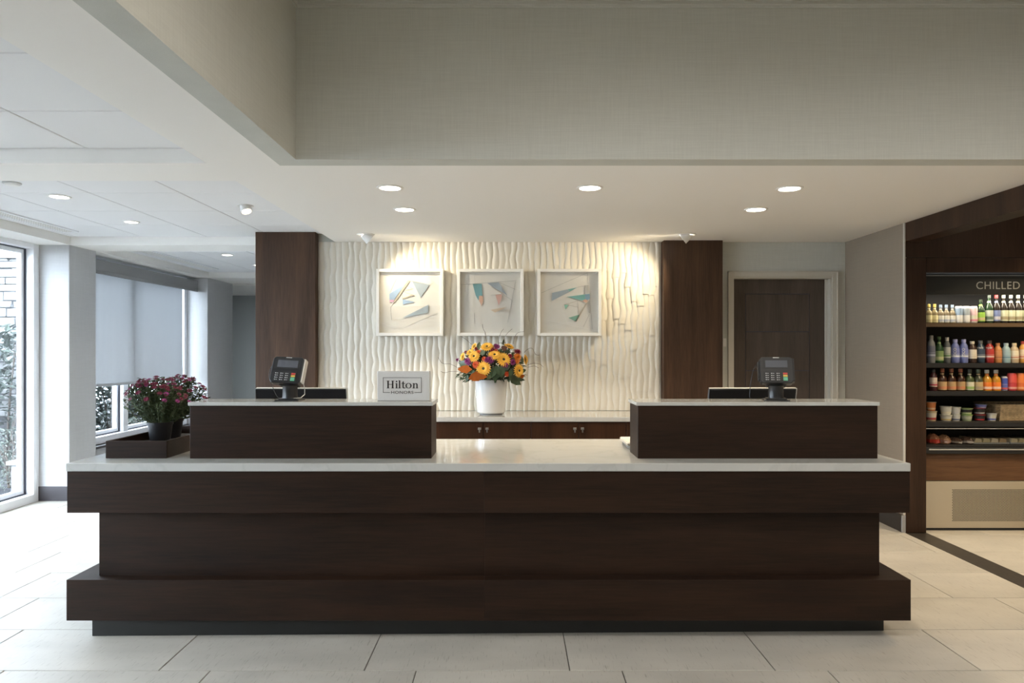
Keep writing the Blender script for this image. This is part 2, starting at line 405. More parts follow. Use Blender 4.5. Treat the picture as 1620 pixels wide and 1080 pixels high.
# far corridor
struct(MB().box(-5.1, -2.30, 10.35, 13.0, CZ-.02, CZ+.2).build('ceiling_corridor', M['ceil']), 'white ceiling at the end of the far corridor', 'ceiling')
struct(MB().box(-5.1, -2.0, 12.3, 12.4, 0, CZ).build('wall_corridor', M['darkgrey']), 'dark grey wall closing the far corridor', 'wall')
struct(MB().box(-2.28, -2.14, 6.505, 12.3, 0, 2.6).build('wall_corridor_side', M['linen_l']), 'corridor side wall hidden behind the wood column', 'wall')
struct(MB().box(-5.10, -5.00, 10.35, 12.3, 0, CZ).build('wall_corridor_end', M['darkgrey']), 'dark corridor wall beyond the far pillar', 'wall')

# ---- upper walls and upper ceiling
struct(MB().box(-1.11, 6.6, 3.60, 3.72, CZ-.001, UZ).build('wall_upper_back', M['linen']), 'grey linen-covered bulkhead wall above the desk', 'wall')
struct(MB().box(-1.23, -1.11, -4.2, 3.72, CZ-.001, UZ).build('wall_upper_left', M['linen']), 'grey linen-covered bulkhead wall running towards the viewer', 'wall')
m = MB(); zc = Z(13, 3.6)
prof = [(0, 0), (.008, 0), (.010, .012), (.016, .014), (.016, .03), (.05, .034), (.055, .05), (.10, .06), (.10, UZ-zc), (0, UZ-zc)]
m.add([(-1.11, 3.60-a, zc+b_) for a, b_ in prof] + [(6.6, 3.60-a, zc+b_) for a, b_ in prof],
      [(i, (i+1) % 10, (i+1) % 10+10, i+10) for i in range(10)] + [tuple(range(9, -1, -1)), tuple(range(10, 20))])
struct(m.build('trim_2', M['linen']), 'stepped crown moulding along the bulkhead top', 'trim')
m = MB()
m.add([(-1.11+a, -4.2, zc+b_) for a, b_ in prof] + [(-1.11+a, 3.6, zc+b_) for a, b_ in prof],
      [(i, i+10, (i+1) % 10+10, (i+1) % 10) for i in range(10)])
struct(m.build('trim_3', M['linen']), 'stepped crown moulding along the side bulkhead', 'trim')
struct(MB().box(-1.25, 6.6, -4.2, 3.72, UZ, UZ+.1).build('ceiling_upper', M['ceil']), 'high white ceiling of the lobby', 'ceiling')

# ---- lobby behind and beside the viewer (with windows behind)
m = MB(); yb = -4.2
m.box(-4.6, 6.6, yb-.15, yb, 0, UZ)
struct(m.build('wall_front', M['linen']), 'lobby wall facing the desk', 'wall')
struct(MB().box(6.6, 6.75, -4.2, 5.5, 0, UZ).build('wall_lobby_right', M['linen_r']), 'taupe lobby wall beyond the pantry', 'wall')

# ---- pillars and windows on the left
def pillar(y0, y1, lab):
    p = struct(MB().box(-4.60, -4.12, y0, y1, 0, CZ+.1).build('pillar', M['linen_l'], bevel=.006), lab, 'pillar')
    MB().box(-4.59, -4.105, y0-.012, y1+.012, 0, .135).build('baseboard', M['base'], p)
    return p
pillar(.59, 1.01, 'pale grey pillar between windows beside the viewer')
pillar(3.56, 3.98, 'pale grey window pillar standing level with the desk front')
pillar(6.53, 6.95, 'pale grey pillar between bright window and roller blinds')
pillar(9.50, 10.35, 'pale grey pillar at the corridor end of the roller blinds')
XF = -4.40
def window_full(name, y0, y1, lab, zb=0.0, mull=None):
    w = thing(name, (XF-.08, (y0+y1)/2, zb), lab, 'window', kind='structure')
    fwid = .075; z0, z1 = zb, CZ
    ys = [y0] + ([mull] if mull else []) + [y1]
    m = MB()
    m.box(XF-.16, XF, y0, y0+fwid, z0, z1); m.box(XF-.16, XF, y1-fwid, y1, z0, z1)
    m.box(XF-.16, XF, y0+fwid, y1-fwid, z0, z0+fwid); m.box(XF-.16, XF, y0+fwid, y1-fwid, z1-.045, z1)
    if mull: m.box(XF-.16, XF-.03, mull-.05, mull+.05, z0+fwid, z1-.045)
    m.build('frame', M['winframe'], w, bevel=.004)
    for a, b_ in zip(ys[:-1], ys[1:]):
        a2 = a + (fwid if a == y0 else .05); b2 = b_ - (fwid if b_ == y1 else .05)
        zb2, zt2 = z0+fwid, z1-.045
        m = MB()
        for (p, q, r, s) in ((a2, a2+.010, zb2, zt2), (b2-.010, b2, zb2, zt2), (a2+.010, b2-.010, zb2, zb2+.010), (a2+.010, b2-.010, zt2-.010, zt2)):
            m.box(XF-.085, XF-.07, p, q, r, s)
        m.build('gasket', M['gasket'], w)
        m = MB()
        for (p, q, r, s) in ((a2, a2+.045, zb2, zt2), (b2-.045, b2, zb2, zt2), (a2+.045, b2-.045, zb2, zb2+.045), (a2+.045, b2-.045, zt2-.045, zt2)):
            m.box(XF-.125, XF-.085, p, q, r, s)
        m.build('sash', M['winframe'], w)
        MB().box(XF-.108, XF-.102, a2+.04, b2-.04, zb2+.04, zt2-.04).build('pane', M['glass'], w)
    return w
window_full('window_1', 3.98, 6.53, 'tall floor-length window with white frame showing stone wall and shrubs', 0.0, 5.1)
window_full('window_2', 6.95, 9.50, 'white-framed window half covered by grey roller blinds', .40, 8.05)
window_full('window_3', 1.01, 3.56, 'tall floor-length window with white frame beside the viewer', 0.0, 2.28)
struct(MB().box(-4.60, -4.36, -4.2, .59, 0, CZ+.1).build('wall_left', M['linen_l']), 'plain grey lobby wall behind the viewer', 'wall')
struct(MB().box(-4.56, -4.36, 6.95, 9.50, 0, .40).build('wall_left', M['linen_l']), 'low grey wall below the blind-covered window', 'wall')
struct(MB().box(-4.56, -4.30, 6.95, 9.50, .375, .40).build('window_sill', M['base']), 'dark window sill below the roller blinds', 'window sill')

vl = MB().box(-4.385, -4.25, 6.952, 9.498, 2.225, 2.335).box(-4.27, -4.25, 6.952, 9.498, 2.19, 2.225).build('blind_valance', M['valance'], bevel=.003)
tag(vl, 'dark grey valance box above both roller blinds', 'valance')
def blind(y0, y1, lab, xo=0):
    t = thing('roller_blind', (-4.33, (y0+y1)/2, 1.03), lab, 'blind', 'lowered roller blinds in the second window')
    nx = 40; m = MB(); vs_ = []; zs = [1.045, 1.3, 1.7, 2.1, 2.224]
    for z in zs:
        for i in range(nx+1):
            y = y0 + (y1-y0)*i/nx
            vs_.append((-4.335 - xo + .003*math.sin(i*1.3)*(2.3-z), y, z))
    m.add(vs_, [(j*(nx+1)+i, j*(nx+1)+i+1, (j+1)*(nx+1)+i+1, (j+1)*(nx+1)+i) for j in range(4) for i in range(nx)])
    m.build('fabric', M['blind'], t, smooth=True)
    MB().box(-4.345-xo, -4.325-xo, y0, y1, 1.015, 1.045).build('hem_bar', M['blind'], t, bevel=.004)
blind(7.00, 8.05, 'pale grey roller blind lowered beside the near window pillar')
blind(8.03, 9.28, 'pale grey roller blind lowered behind the purple chrysanthemums', .026)

# slot diffusers in ceiling
def diffuser(x0, x1, y0, y1, n, lab):
    t = thing('slot_diffuser', ((x0+x1)/2, (y0+y1)/2, TZ-.012), lab, 'air vent', 'linear ceiling slot diffusers')
    m = MB(); w = .012
    m.box(x0, x0+w, y0, y1, TZ-.012, TZ); m.box(x1-w, x1, y0, y1, TZ-.012, TZ); m.box(x0+w, x1-w, y0, y0+w, TZ-.012, TZ); m.box(x0+w, x1-w, y1-w, y1, TZ-.012, TZ)
    m.build('frame', M['winframe'], t)
    MB().box(x0+w, x1-w, y0+w, y1-w, TZ-.001, TZ+.0005).build('slot_back', M['gasket'], t)
    for k in range(n):
        xx = x0 + w + (x1-x0-2*w)*(k+.5)/n
        MB().box(xx-.011, xx+.011, y0+w, y1-w, TZ-.010, TZ-.001).build('blade', M['white'], t)
diffuser(-3.98, -3.84, 4.20, 6.22, 3, 'linear slot diffuser in tiled coffer beside the bright window')
diffuser(-3.98, -3.80, 7.30, 9.10, 4, 'linear slot diffuser in far coffer above the roller blinds')

# ================================================================== WOOD COLUMNS, RELIEF PANEL
tag(MB().box(-2.29, X(499, 6.26), 6.26, YW-.0005, 0, TZ).build('wood_column', M['wood_v'], bevel=.003), 'dark walnut column on the corridor side of the white relief wall', 'column')
c2 = MB().box(X(1050, 6.25), X(1143.5, 6.25), 6.25, YW-.0005, 0, CZ).build('wood_column', M['wood_v'], bevel=.003)
tag(c2, 'dark walnut panelled column between relief wall and office door', 'column')
RX0, RX1 = X(499, 6.26)+.002, X(1050, 6.25)-.004
rp = thing('relief_wall_panel', (0, YW-.02, .855), 'white sculpted wave-relief wall panel behind the three framed artworks', 'wall panel')
MB().box(RX0, RX1, YW-.012, YW-.0006, .86, CZ-.001).build('backing', M['relief'], rp)
NC = 57; CWID = (RX1-RX0)/NC; BZ0, BZ1 = .857, CZ-.001
rnd = random.Random(11)
ph = [rnd.uniform(0, 6.28)]
for i in range(NC): ph.append(ph[-1] + rnd.uniform(-1.6, 1.9))
lam = [rnd.uniform(.24, .40) for i in range(NC+1)]
am = [rnd.uniform(.30, .5)*CWID*.32 for i in range(NC+1)]
def bx_(i, z):
    if i == 0: return RX0
    if i == NC: return RX1
    return RX0 + i*CWID + am[i]*math.sin(2*math.pi*z/lam[i] + ph[i]) + .4*am[i]*math.sin(2*math.pi*z/(lam[i]*.47) + ph[i]*2.1)
YB = YW - .012
prevb = None
for i in range(NC):
    ends = [BZ0]; base = (i // 3) * .37 % 1.0
    z = BZ0 + .14 + .36*((i//4)*.618 % 1.0) + rnd.uniform(-.05, .05)
    while z < BZ1 - .14: ends.append(z); z += rnd.uniform(.36, .50)
    ends.append(BZ1)
    for a, b_ in zip(ends[:-1], ends[1:]):
        nz = max(5, int((b_-a)/.03)); nu = 6; vs_ = []; fs_ = []
        amp = .010 + rnd.uniform(-.002, .003)
        for j in range(nz+1):
            z = a + (b_-a)*j/nz; t = j/nz
            x0, x1 = bx_(i, z), bx_(i+1, z)
            lift = .006*(1-t)**2
            for u in range(nu+1):
                uu = u/nu
                h = .0015 + lift + amp*(math.sin(math.pi*min(1, uu**.75))*.75 + .22*(1-uu))
                vs_.append((x0 + (x1-x0)*uu, YB-h, z))
        W = nu+1
        for j in range(nz):
            for u in range(nu): fs_.append((j*W+u, j*W+u+1, (j+1)*W+u+1, (j+1)*W+u))
        n0 = len(vs_)                                   # skirts: bottom, left, right, top
        loop = [(0, u) for u in range(W)] + [(j, W-1) for j in range(1, nz+1)] + [(nz, u) for u in range(W-2, -1, -1)] + [(j, 0) for j in range(nz-1, 0, -1)]
        for (j, u) in loop:
            v = vs_[j*W+u]; vs_.append((v[0], YB+.001, v[2]))
        L = len(loop)
        for k in range(L):
            k2 = (k+1) % L
            fs_.append((loop[k][0]*W+loop[k][1], n0+k, n0+k2, loop[k2][0]*W+loop[k2][1]))
        MB().add(vs_, fs_).build('relief_scale', M['relief'], rp, smooth=True)

# ================================================================== RECEPTION DESK
D = 3.393
dk = thing('reception_desk', (-.12, 3.9, 0), 'long dark walnut reception desk with stepped front and black plinth', 'desk')
Yb = 4.30
dx0, dx1 = X(106, D), X(1439.5, D)
zt, zs, zb1, zl1, zl0 = Z(732.5, 3.385), Z(745, D), Z(811, D), Z(917, D), Z(981.5, D)
xs_ = X(766, D)
for a, b_ in ((dx0, xs_-.0002), (xs_+.0002, dx1)):
    MB().box(a, b_, D, Yb, zb1, zs).build('upper_panel', M['desk'], dk, bevel=.0007, seg=1)
Ym = D*1.0205
mx0, mx1 = X(157, Ym), X(1391, Ym)
for a, b_ in ((mx0, xs_-.0002), (xs_+.0002, mx1)):
    MB().box(a, b_, Ym, Yb, zl1, zb1).build('middle_panel', M['desk'], dk)
for a, b_ in ((X(105, D), xs_-.0002), (xs_+.0002, X(1441, D))):
    MB().box(a, b_, D, Yb, zl0, zl1).build('base_ledge', M['desk'], dk, bevel=.0007, seg=1)
pl = [(X(146, 3.44), 3.44), (X(1398, 3.505), 3.505), (X(1398, 3.505), Yb-.05), (X(146, 3.44), Yb-.05)]
MB().prism_xy(pl, 0, zl0).build('plinth', M['plinth'], dk)
sl = MB().box(X(104, 3.385), X(1440.5, 3.385), 3.383, Yb+.015, zs, zt).build('countertop', M['quartz'], dk, bevel=.003)
YT = D*1.041; ztt, zts = Z(635.8, YT), Z(641.5, YT)
for (pa, pb) in ((300.5, 682.5), (1009, 1388.5)):
    a, b_ = X(pa, YT), X(pb, YT)
    tw = MB().box(a, b_, YT, 3.765, zt, zts).build('counter_riser', M['desk'], dk, bevel=.0015, seg=1)
    MB().box(a-.008, b_+.008, YT-.006, 3.772, zts, ztt).build('riser_top', M['quartz'], tw, bevel=.002)

# ================================================================== BACK CABINETS
YC = 5.725; zbc = .855; zbu = Z(667, YC)
cx0, cx1 = -1.60, X(1050, 6.25)-.006
tag(MB().box(-1.72, X(1045, YC)*.0+cx1, YC, YW-.032, zbu, zbc).build('back_countertop', M['quartz'], bevel=.003), 'white quartz top of the low cabinets against the relief wall', 'countertop')
seams = [(-1.60, -.626, 2), (-.626, .154, 2), (.154, .934, 2), (.934, cx1, 1)]
labs = ['dark walnut base cabinet hidden behind the riser with the sign', 'dark walnut base cabinet with two keyed doors below the flower vase',
        'dark walnut base cabinet with two keyed doors beside the paper stack', 'dark walnut single-door base cabinet next to the panelled column']
for (a, b_, n), lab in zip(seams, labs):
    t = thing('base_cabinet', ((a+b_)/2, (YC+YW)/2, 0), lab, 'cabinet', 'walnut base cabinets along the relief wall')
    MB().box(a+.001, b_-.001, YC+.04, YW-.02, .0, zbu-.0005).build('body', M['wood_back'], t)
    w = (b_-a)/n
    for k in range(n):
        d = MB().box(a+k*w+.002, a+(k+1)*w-.002, YC+.02, YC+.039, .10, zbu-.004).build('cabinet_door', M['wood_back'], t, bevel=.0015, seg=1)
        lx = a + (k+1)*w - .03 if k == 0 else a + k*w + .032
        lz = Z(678.5, YC)
        m = MB().box(lx-.013, lx+.013, YC+.004, YC+.02, lz-.008, lz+.010)
        m.lathe(lx, 0, [(.007, 0), (.007, .001)], 8) if False else None
        lk = m.build('lock', M['alu'], d, bevel=.002)
        m = MB().box(lx-.002, lx+.002, YC-.004, YC+.004, lz-.030, lz+.006); m.box(lx-.006, lx+.006, YC-.003, YC+.003, lz-.028, lz-.010)
        m.build('key', M['alu'], d)

# ================================================================== ARTWORKS
def art(pa, pb, ta, tb, lab, shapes, lines, zo, inner):
    Yf = 6.25
    x0, x1, z0, z1 = X(pa, Yf), X(pb, Yf), Z(tb, Yf), Z(ta, Yf)
    t = thing('framed_artwork', ((x0+x1)/2, 6.30, z0), lab, 'picture', 'framed paper-relief artworks on the wave wall')
    fw = .027
    m = MB()
    yb_ = 6.335
    m.box(x0, x0+fw, Yf, yb_, z0, z1); m.box(x1-fw, x1, Yf, yb_, z0, z1); m.box(x0+fw, x1-fw, Yf, yb_, z0, z0+fw); m.box(x0+fw, x1-fw, Yf, yb_, z1-fw, z1)
    m.build('frame', M['artframe'], t, bevel=.0015, seg=1)
    yp = 6.285
    MB().box(x0+fw, x1-fw, yp, yb_-.003, z0+fw, z1-fw).build('paper', M['paper'], t)
    MB().box(x0+fw, x1-fw, Yf+.010, Yf+.0125, z0+fw, z1-fw).build('glazing', M['picglass'], t)
    ox = zo
    def cv(p): return (X(ox + p[0]/6.75, 6.29), Z(410 + p[1]/6.75, 6.29))
    for c, pts in shapes:
        q = [cv(p) for p in pts]
        MB().prism_xz(q, yp-.007, yp-.004).build('paper_shape', M['art_'+c], t)
        MB().prism_xz([(sum(a for a, _ in q)/len(q)+(a-sum(k for k, _ in q)/len(q))*.6, sum(b for _, b in q)/len(q)+(b-sum(k for _, k in q)/len(q))*.6) for a, b in q], yp-.004, yp+.001).build('spacer', M['paper'], t)
    for k, (c, p, q) in enumerate(lines):
        a, b_ = Vector(cv(p)), Vector(cv(q)); d = (b_-a); n = Vector((-d.y, d.x)).normalized()*(.0011 if c == 'line' else .0016)
        pts = [a+n, b_+n, b_-n, a-n]
        MB().prism_xz([(v.x, v.y) for v in pts], yp-.003, yp+.0005).build('fold_line', M['art_'+c], t)
for n, c in dict(blue=(.36,.49,.66), slate=(.40,.47,.52), pink=(.72,.42,.55), tan=(.52,.46,.36), teal=(.20,.42,.46), green=(.25,.50,.38), aqua=(.22,.50,.47),
                 deep=(.22,.36,.48), peach=(.78,.50,.36), sand=(.76,.62,.46), grey=(.50,.49,.45), line=(.42,.40,.36), pale=(.88,.86,.80), blush=(.75,.48,.42)).items():
    M['art_'+n] = mat('paper_'+n, c, .8)
M['artframe'] = mat('white_frame_lacquer', (.80,.78,.73), .35)
M['paper'] = mat('ivory_paper', (.82,.79,.72), .85)
art(595, 701, 425, 531, 'white-framed artwork with blue triangular paper cutouts', [
    ('blue', [(245,370),(385,280),(430,245),(297,432),(247,432)]), ('pink', [(247,434),(296,434),(288,458),(247,456)]),
    ('tan', [(440,225),(466,232),(306,460),(288,458)]), ('slate', [(490,240),(672,272),(578,410)]), ('blue', [(385,430),(515,453),(388,482)]),
    ('tan', [(385,417),(485,376),(518,386),(488,390),(387,427)]), ('slate', [(385,625),(663,485),(660,570)])],
    [('line',(150,160),(680,275)), ('line',(320,205),(250,360)), ('line',(295,460),(258,515)), ('line',(258,515),(268,650)), ('tan',(375,345),(500,312)),
     ('line',(390,345),(515,390)), ('line',(378,350),(385,425)), ('pale',(370,740),(778,560)), ('pale',(140,672),(270,722)), ('pale',(270,722),(370,740)), ('line',(415,275),(490,310)), ('pale',(663,570),(660,600))], 580, None)
art(723, 828.5, 425, 531, 'white-framed artwork with faint teal and orange paper cutouts', [
    ('teal', [(1133,265),(1228,262),(1238,390),(1202,390),(1195,440),(1165,385)]), ('peach', [(1202,392),(1240,390),(1247,440),(1228,500),(1200,440)]),
    ('slate', [(1290,256),(1410,246),(1500,385),(1345,295)]), ('blush', [(1375,380),(1446,376),(1440,430),(1408,495),(1398,450)]), ('sand', [(1322,540),(1500,510),(1372,570)])],
    [('line',(1010,272),(1600,228)), ('line',(1420,250),(1588,322)), ('line',(1590,240),(1505,680)), ('line',(1330,290),(1555,440)), ('line',(1135,265),(1230,500)), ('line',(1555,440),(1540,530)),
     ('line',(1325,385),(1450,372)), ('pale',(1145,140),(1148,260)), ('pale',(1105,520),(1150,620)), ('line',(1150,570),(1155,690))], 580, None)
art(850, 951.5, 425, 531, 'white-framed artwork with green triangular paper cutouts', [
    ('slate', [(765,360),(930,322),(957,345),(762,445)]), ('aqua', [(932,322),(1032,302),(957,345)]), ('aqua', [(920,402),(1115,376),(1118,428),(1087,440)]),
    ('deep', [(1116,374),(1165,370),(1168,420),(1142,438),(1119,424)]), ('peach', [(1087,442),(1119,427),(1148,440),(1130,468)]), ('green', [(893,485),(940,488),(908,538)]),
    ('green', [(940,625),(1060,590),(1020,665)]), ('grey', [(1115,286),(1155,275),(1162,368),(1118,372)]), ('grey', [(1150,470),(1166,440),(1172,575),(1156,572)]),
    ('tan', [(1122,472),(1144,462),(1024,668),(1010,662)])],
    [('line',(650,360),(1140,146)), ('line',(1140,146),(1195,745)), ('tan',(895,485),(1035,445)), ('tan',(940,490),(1040,512)), ('line',(1038,445),(1045,590)), ('line',(1170,572),(1100,720)),
     ('line',(1032,300),(1155,276)), ('pale',(660,640),(1270,770)), ('pale',(860,500),(930,690))], 760, None)

# ================================================================== DOWNLIGHTS
def spot(name, loc, target, watts, angle, blend, color, parent, size=.05):
    ld = bpy.data.lights.new(name, 'SPOT'); ld.energy = watts; ld.spot_size = R(angle); ld.spot_blend = blend; ld.color = color; ld.shadow_soft_size = size
    o = bpy.data.objects.new(name, ld); COL.objects.link(o)
    d = Vector(target) - Vector(loc); o.rotation_euler = d.to_track_quat('-Z', 'Y').to_euler()
    o.parent = parent; o.location = Vector(loc) - (WOFF[parent.name] if parent else Vector((0,0,0))); return o
def downlight(x, y, z, lab, grp, watts=None, r=.08, color=WARM, angle=134):
    t = thing('recessed_downlight', (x, y, z-.006), lab, 'downlight', grp)
    m = MB(); m.lathe(x, y, [(r, 0), (r, -.004), (r-.004, -.006), (r-.016, -.005), (r-.018, .0), (r-.018, -.0005)], 28, z, cap=False)
    m.build('trim_ring', M['white'], t, smooth=True)
    m = MB(); m.lathe(x, y, [(r-.018, -.003), (r-.018, -.002)], 28, z); m.build('lens', M['diff'], t)
    spot('lamp', (x, y, z-.012), (x, y, 0), watts or SPOT_W, angle, .6, color, t, r*.8)
gD = 'round downlights in the lowered ceiling over the desk'
downlight(X(617, 4.23), 4.23, CZ, 'round downlight over the sign end of the desk, outer row', gD)
downlight(X(640, 4.88), 4.88, CZ, 'round downlight over the sign end of the desk, wall-side row', gD)
downlight(X(933, 4.23), 4.23, CZ, 'round downlight over the middle of the desk', gD)
downlight(X(1249, 4.25), 4.25, CZ, 'round downlight over the door end of the desk, outer row', gD)
downlight(X(1196, 4.88), 4.88, CZ, 'round downlight over the door end of the desk, wall-side row', gD)
gC = 'small downlights in the tiled coffers'
downlight(-3.11, 4.82, TZ, 'small downlight in window-side coffer nearest the ceiling sensor', gC, 14, .075, NEUT)
downlight(-3.13, 5.77, TZ, 'small downlight in window-side coffer next to the dropped beam', gC, 14, .065, NEUT)
downlight(-3.15, 7.76, TZ, 'small downlight in far coffer near the roller blinds', gC, 14, .07, NEUT)
downlight(-3.14, 8.70, TZ, 'small downlight in far coffer beside the wood column', gC, 14, .07, NEUT)
sd = thing('ceiling_sensor', (-3.15, 4.42, TZ-.02), 'small white round sensor on the coffer ceiling tile', 'sensor')
MB().lathe(-3.15, 4.42, [(.052, 0), (.052, -.008), (.044, -.011)], 20, TZ).build('base_ring', M['silver'], sd, smooth=True)
MB().lathe(-3.15, 4.42, [(.042, -.011), (.038, -.018), (.02, -.022)], 20, TZ).build('cover', M['white'], sd, smooth=True)
def gimbal(x, y, z, target, lab, watts, angle, color, blend=.5, r=.055):
    t = thing('gimbal_spotlight', (x, y, z), lab, 'spotlight', 'adjustable gimbal spotlights')
    MB().lathe(x, y, [(r+.02, 0), (r+.02, -.004), (r+.012, -.007), (r+.002, -.004)], 24, z, cap=False).build('trim_ring', M['white'], t, smooth=True)
    d = (Vector(target) - Vector((x, y, z-.02))).normalized()
    rot = d.to_track_quat('Z', 'Y').to_matrix(); p0 = Vector((x, y, z-.003))
    m = MB(); m.lathe(0, 0, [(r*.72, -.02), (r*.85, .0), (r, .05), (r-.006, .05), (r-.012, .03)], 20, 0, cap=False)
    m.v = [tuple(p0 + rot @ Vector(v)) for v in m.v]; m.build('lamp_head', M['white'], t, smooth=True)
    m = MB(); m.lathe(0, 0, [(r-.012, .029), (r-.012, .031)], 20); m.v = [tuple(p0 + rot @ Vector(v)) for v in m.v]; m.build('lens', M['diff'], t)
    spot('lamp', p0 + d*.06, target, watts, angle, blend, color, t, .025)
gimbal(X(579, 5.94), 5.94, CZ, (-.25, YW-.02, 1.52), 'white gimbal spotlight over the blue artwork', 34, 108, (1, .86, .62), .9)
gimbal(X(1087, 5.94), 5.94, CZ, (.35, YW-.02, 1.52), 'white gimbal spotlight over the walnut column', 36, 104, (1, .84, .58), .9)
gimbal(-1.95, 5.12, TZ, (-1.2, 4.6, .6), 'white gimbal spotlight in the tiled coffer beside the wood column', 10, 80, NEUT, .5, .042)
# unseen downlights added to the high ceiling as fill for bulkhead and floor
for (x, y) in ((0.4, 1.6), (2.6, 1.6), (0.4, -.8), (2.6, -.8), (4.8, .4)):
    downlight(x, y, UZ, 'added fill downlight in the high lobby ceiling', 'added fill downlights in the high lobby ceiling', 105, .09, NEUT, 168)

# ================================================================== PANTRY: portal, cooler
YP = 5.385
pf = thing('wood_portal', (3.10, YP, 0), 'dark walnut portal post and header framing the chilled drinks niche', 'portal')
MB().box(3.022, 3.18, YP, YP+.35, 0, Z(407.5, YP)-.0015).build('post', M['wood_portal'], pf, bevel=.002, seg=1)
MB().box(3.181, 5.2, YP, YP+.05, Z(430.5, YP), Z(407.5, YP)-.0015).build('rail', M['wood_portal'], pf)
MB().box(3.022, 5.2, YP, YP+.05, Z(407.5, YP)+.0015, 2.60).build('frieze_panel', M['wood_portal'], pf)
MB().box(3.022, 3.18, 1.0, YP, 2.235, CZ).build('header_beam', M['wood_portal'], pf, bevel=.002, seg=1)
struct(MB().box(3.18, 6.6, 3.72, YP+.6, 2.60, 2.7).build('ceiling_niche', M['darkgrey']), 'dark ceiling inside the pantry niche', 'ceiling')
struct(MB().box(5.2, 5.3, 3.72, YP+.7, 0, 2.6).build('wall_niche', M['linen_r']), 'side wall of the pantry niche', 'wall')
struct(MB().box(3.18, 5.3, 6.10, 6.2, 0, 2.6).build('wall_niche_back', M['darkgrey']), 'wall behind the display cooler', 'wall')

YS = 5.50
ck = thing('display_cooler', (4.1, 5.7, 0), 'open black display cooler with CHILLED sign and stocked shelves', 'cooler')
KX0, KX1 = 3.182, 5.05
MB().box(KX0, KX1, 5.98, 6.02, .10, Z(431, YP)).build('back_panel', M['blackm'], ck)
MB().box(KX0, KX0+.02, YP+.06, 5.98, .10, Z(431, YP)).build('side_panel', M['blackm'], ck)
MB().box(KX1-.02, KX1, YP+.06, 5.98, .10, Z(431, YP)).build('side_panel', M['blackm'], ck)
MB().box(KX0+.02, KX1-.02, 5.46, 5.98, Z(431, YP)-.03, Z(431, YP)-.005).build('top_panel', M['blackm'], ck)
sg = MB().box(KX0+.02, KX1-.02, 5.445, 5.46, Z(466, 5.445), Z(435, 5.445)).build('sign_panel', mat('sign_charcoal', (.012,.013,.012), .5), ck)
MB().box(KX0+.02, KX1-.02, 5.443, 5.447, Z(436.2, 5.445), Z(435.4, 5.445)).build('sign_edge', M['silver'], ck)
text_mb('CHILLED', X(1614, 5.44)-X(1545, 5.44), Z(445.3, 5.44)-Z(457.2, 5.44), X(1579.5, 5.44), 5.4435, Z(451.2, 5.44)).build('lettering', mat('sign_grey_letters', (.34,.34,.31), .6), sg)['label'] = 'grey capital letters CHILLED'
shelf_z = [Z(511, YS), Z(574, YS), Z(618.5, YS), Z(667, YS), Z(704, YS)]
shelf_t = [.030, .036, .034, .036, .035]
M['shelf_edge'] = mat('shelf_front_brown', (.10,.065,.035), .4)
for k, (z, t_) in enumerate(zip(shelf_z, shelf_t)):
    s_ = MB().box(KX0+.02, KX1-.02, YS-.02, 5.98, z-.012, z).build('shelf', M['blackm'], ck)
    MB().box(KX0+.02, KX1-.02, YS-.032, YS-.02, z-t_, z-.0005).build('price_rail', M['shelf_edge'] if k == 0 else M['black'], s_)
MB().box(KX0+.02, KX1-.02, YS-.037, YS-.0325, shelf_z[3]-.052, shelf_z[3]-.047).build('shelf_rail', M['silver'], ck)
MB().box(KX0+.02, KX1-.02, 5.44, 5.47, Z(717.5, 5.45), Z(707, 5.45)).build('bumper', M['black'], ck, bevel=.006)
MB().box(KX0+.05, KX1-.02, 5.436, 5.442, Z(711.5, 5.45), Z(709.5, 5.45)).build('bumper_trim', M['silver'], ck)
m = MB(); zt_, zb_ = Z(718.5, 5.46), Z(759.5, 5.46)
m.add([(KX0+.012, 5.455, zb_), (KX1, 5.455, zb_), (KX1, 5.475, zt_), (KX0+.012, 5.475, zt_), (KX0+.012, 5.50, zb_), (KX1, 5.50, zb_), (KX1, 5.50, zt_), (KX0+.012, 5.50, zt_)],
      [(0,1,2,3),(7,6,5,4),(0,4,5,1),(1,5,6,2),(2,6,7,3),(3,7,4,0)])
m.build('wood_panel', M['wood_mid'], ck)
# perforated metal kick panel
gm, nt, b = newmat('brushed_bronze_panel')
b.inputs['Base Color'].default_value = (.52,.46,.36,1); b.inputs['Metallic'].default_value = .55; b.inputs['Roughness'].default_value = .45
M['bronze'] = gm
zk1 = Z(761, 5.45)
kp = MB().box(KX0+.002, KX1, 5.45, 5.47, .022, zk1).build('kick_panel', M['bronze'], ck)
holes = MB(); hp = .0115; r0 = 0
gx = X(1507, 5.45); row = 0; zz = Z(774.5, 5.45)
while zz > Z(825, 5.45):
    xx = gx - .02*(774.5 - 774.5) + (hp/2 if row % 2 else 0)
    while xx < KX1 - .15:
        vs_ = [(xx + .0042*math.cos(a*math.pi/3), 5.4496, zz + .0042*math.sin(a*math.pi/3)) for a in range(6)]
        holes.add(vs_, [(0,1,2,3,4,5)]); xx += hp
    zz -= hp*.87*1.0; row += 1
ho = holes.build('vent_perforation', M['blackm'], kp); ho['kind'] = 'stuff'
MB().box(KX0+.002, KX1, 5.46, 5.98, 0, .022).build('cooler_foot', M['blackm'], ck)
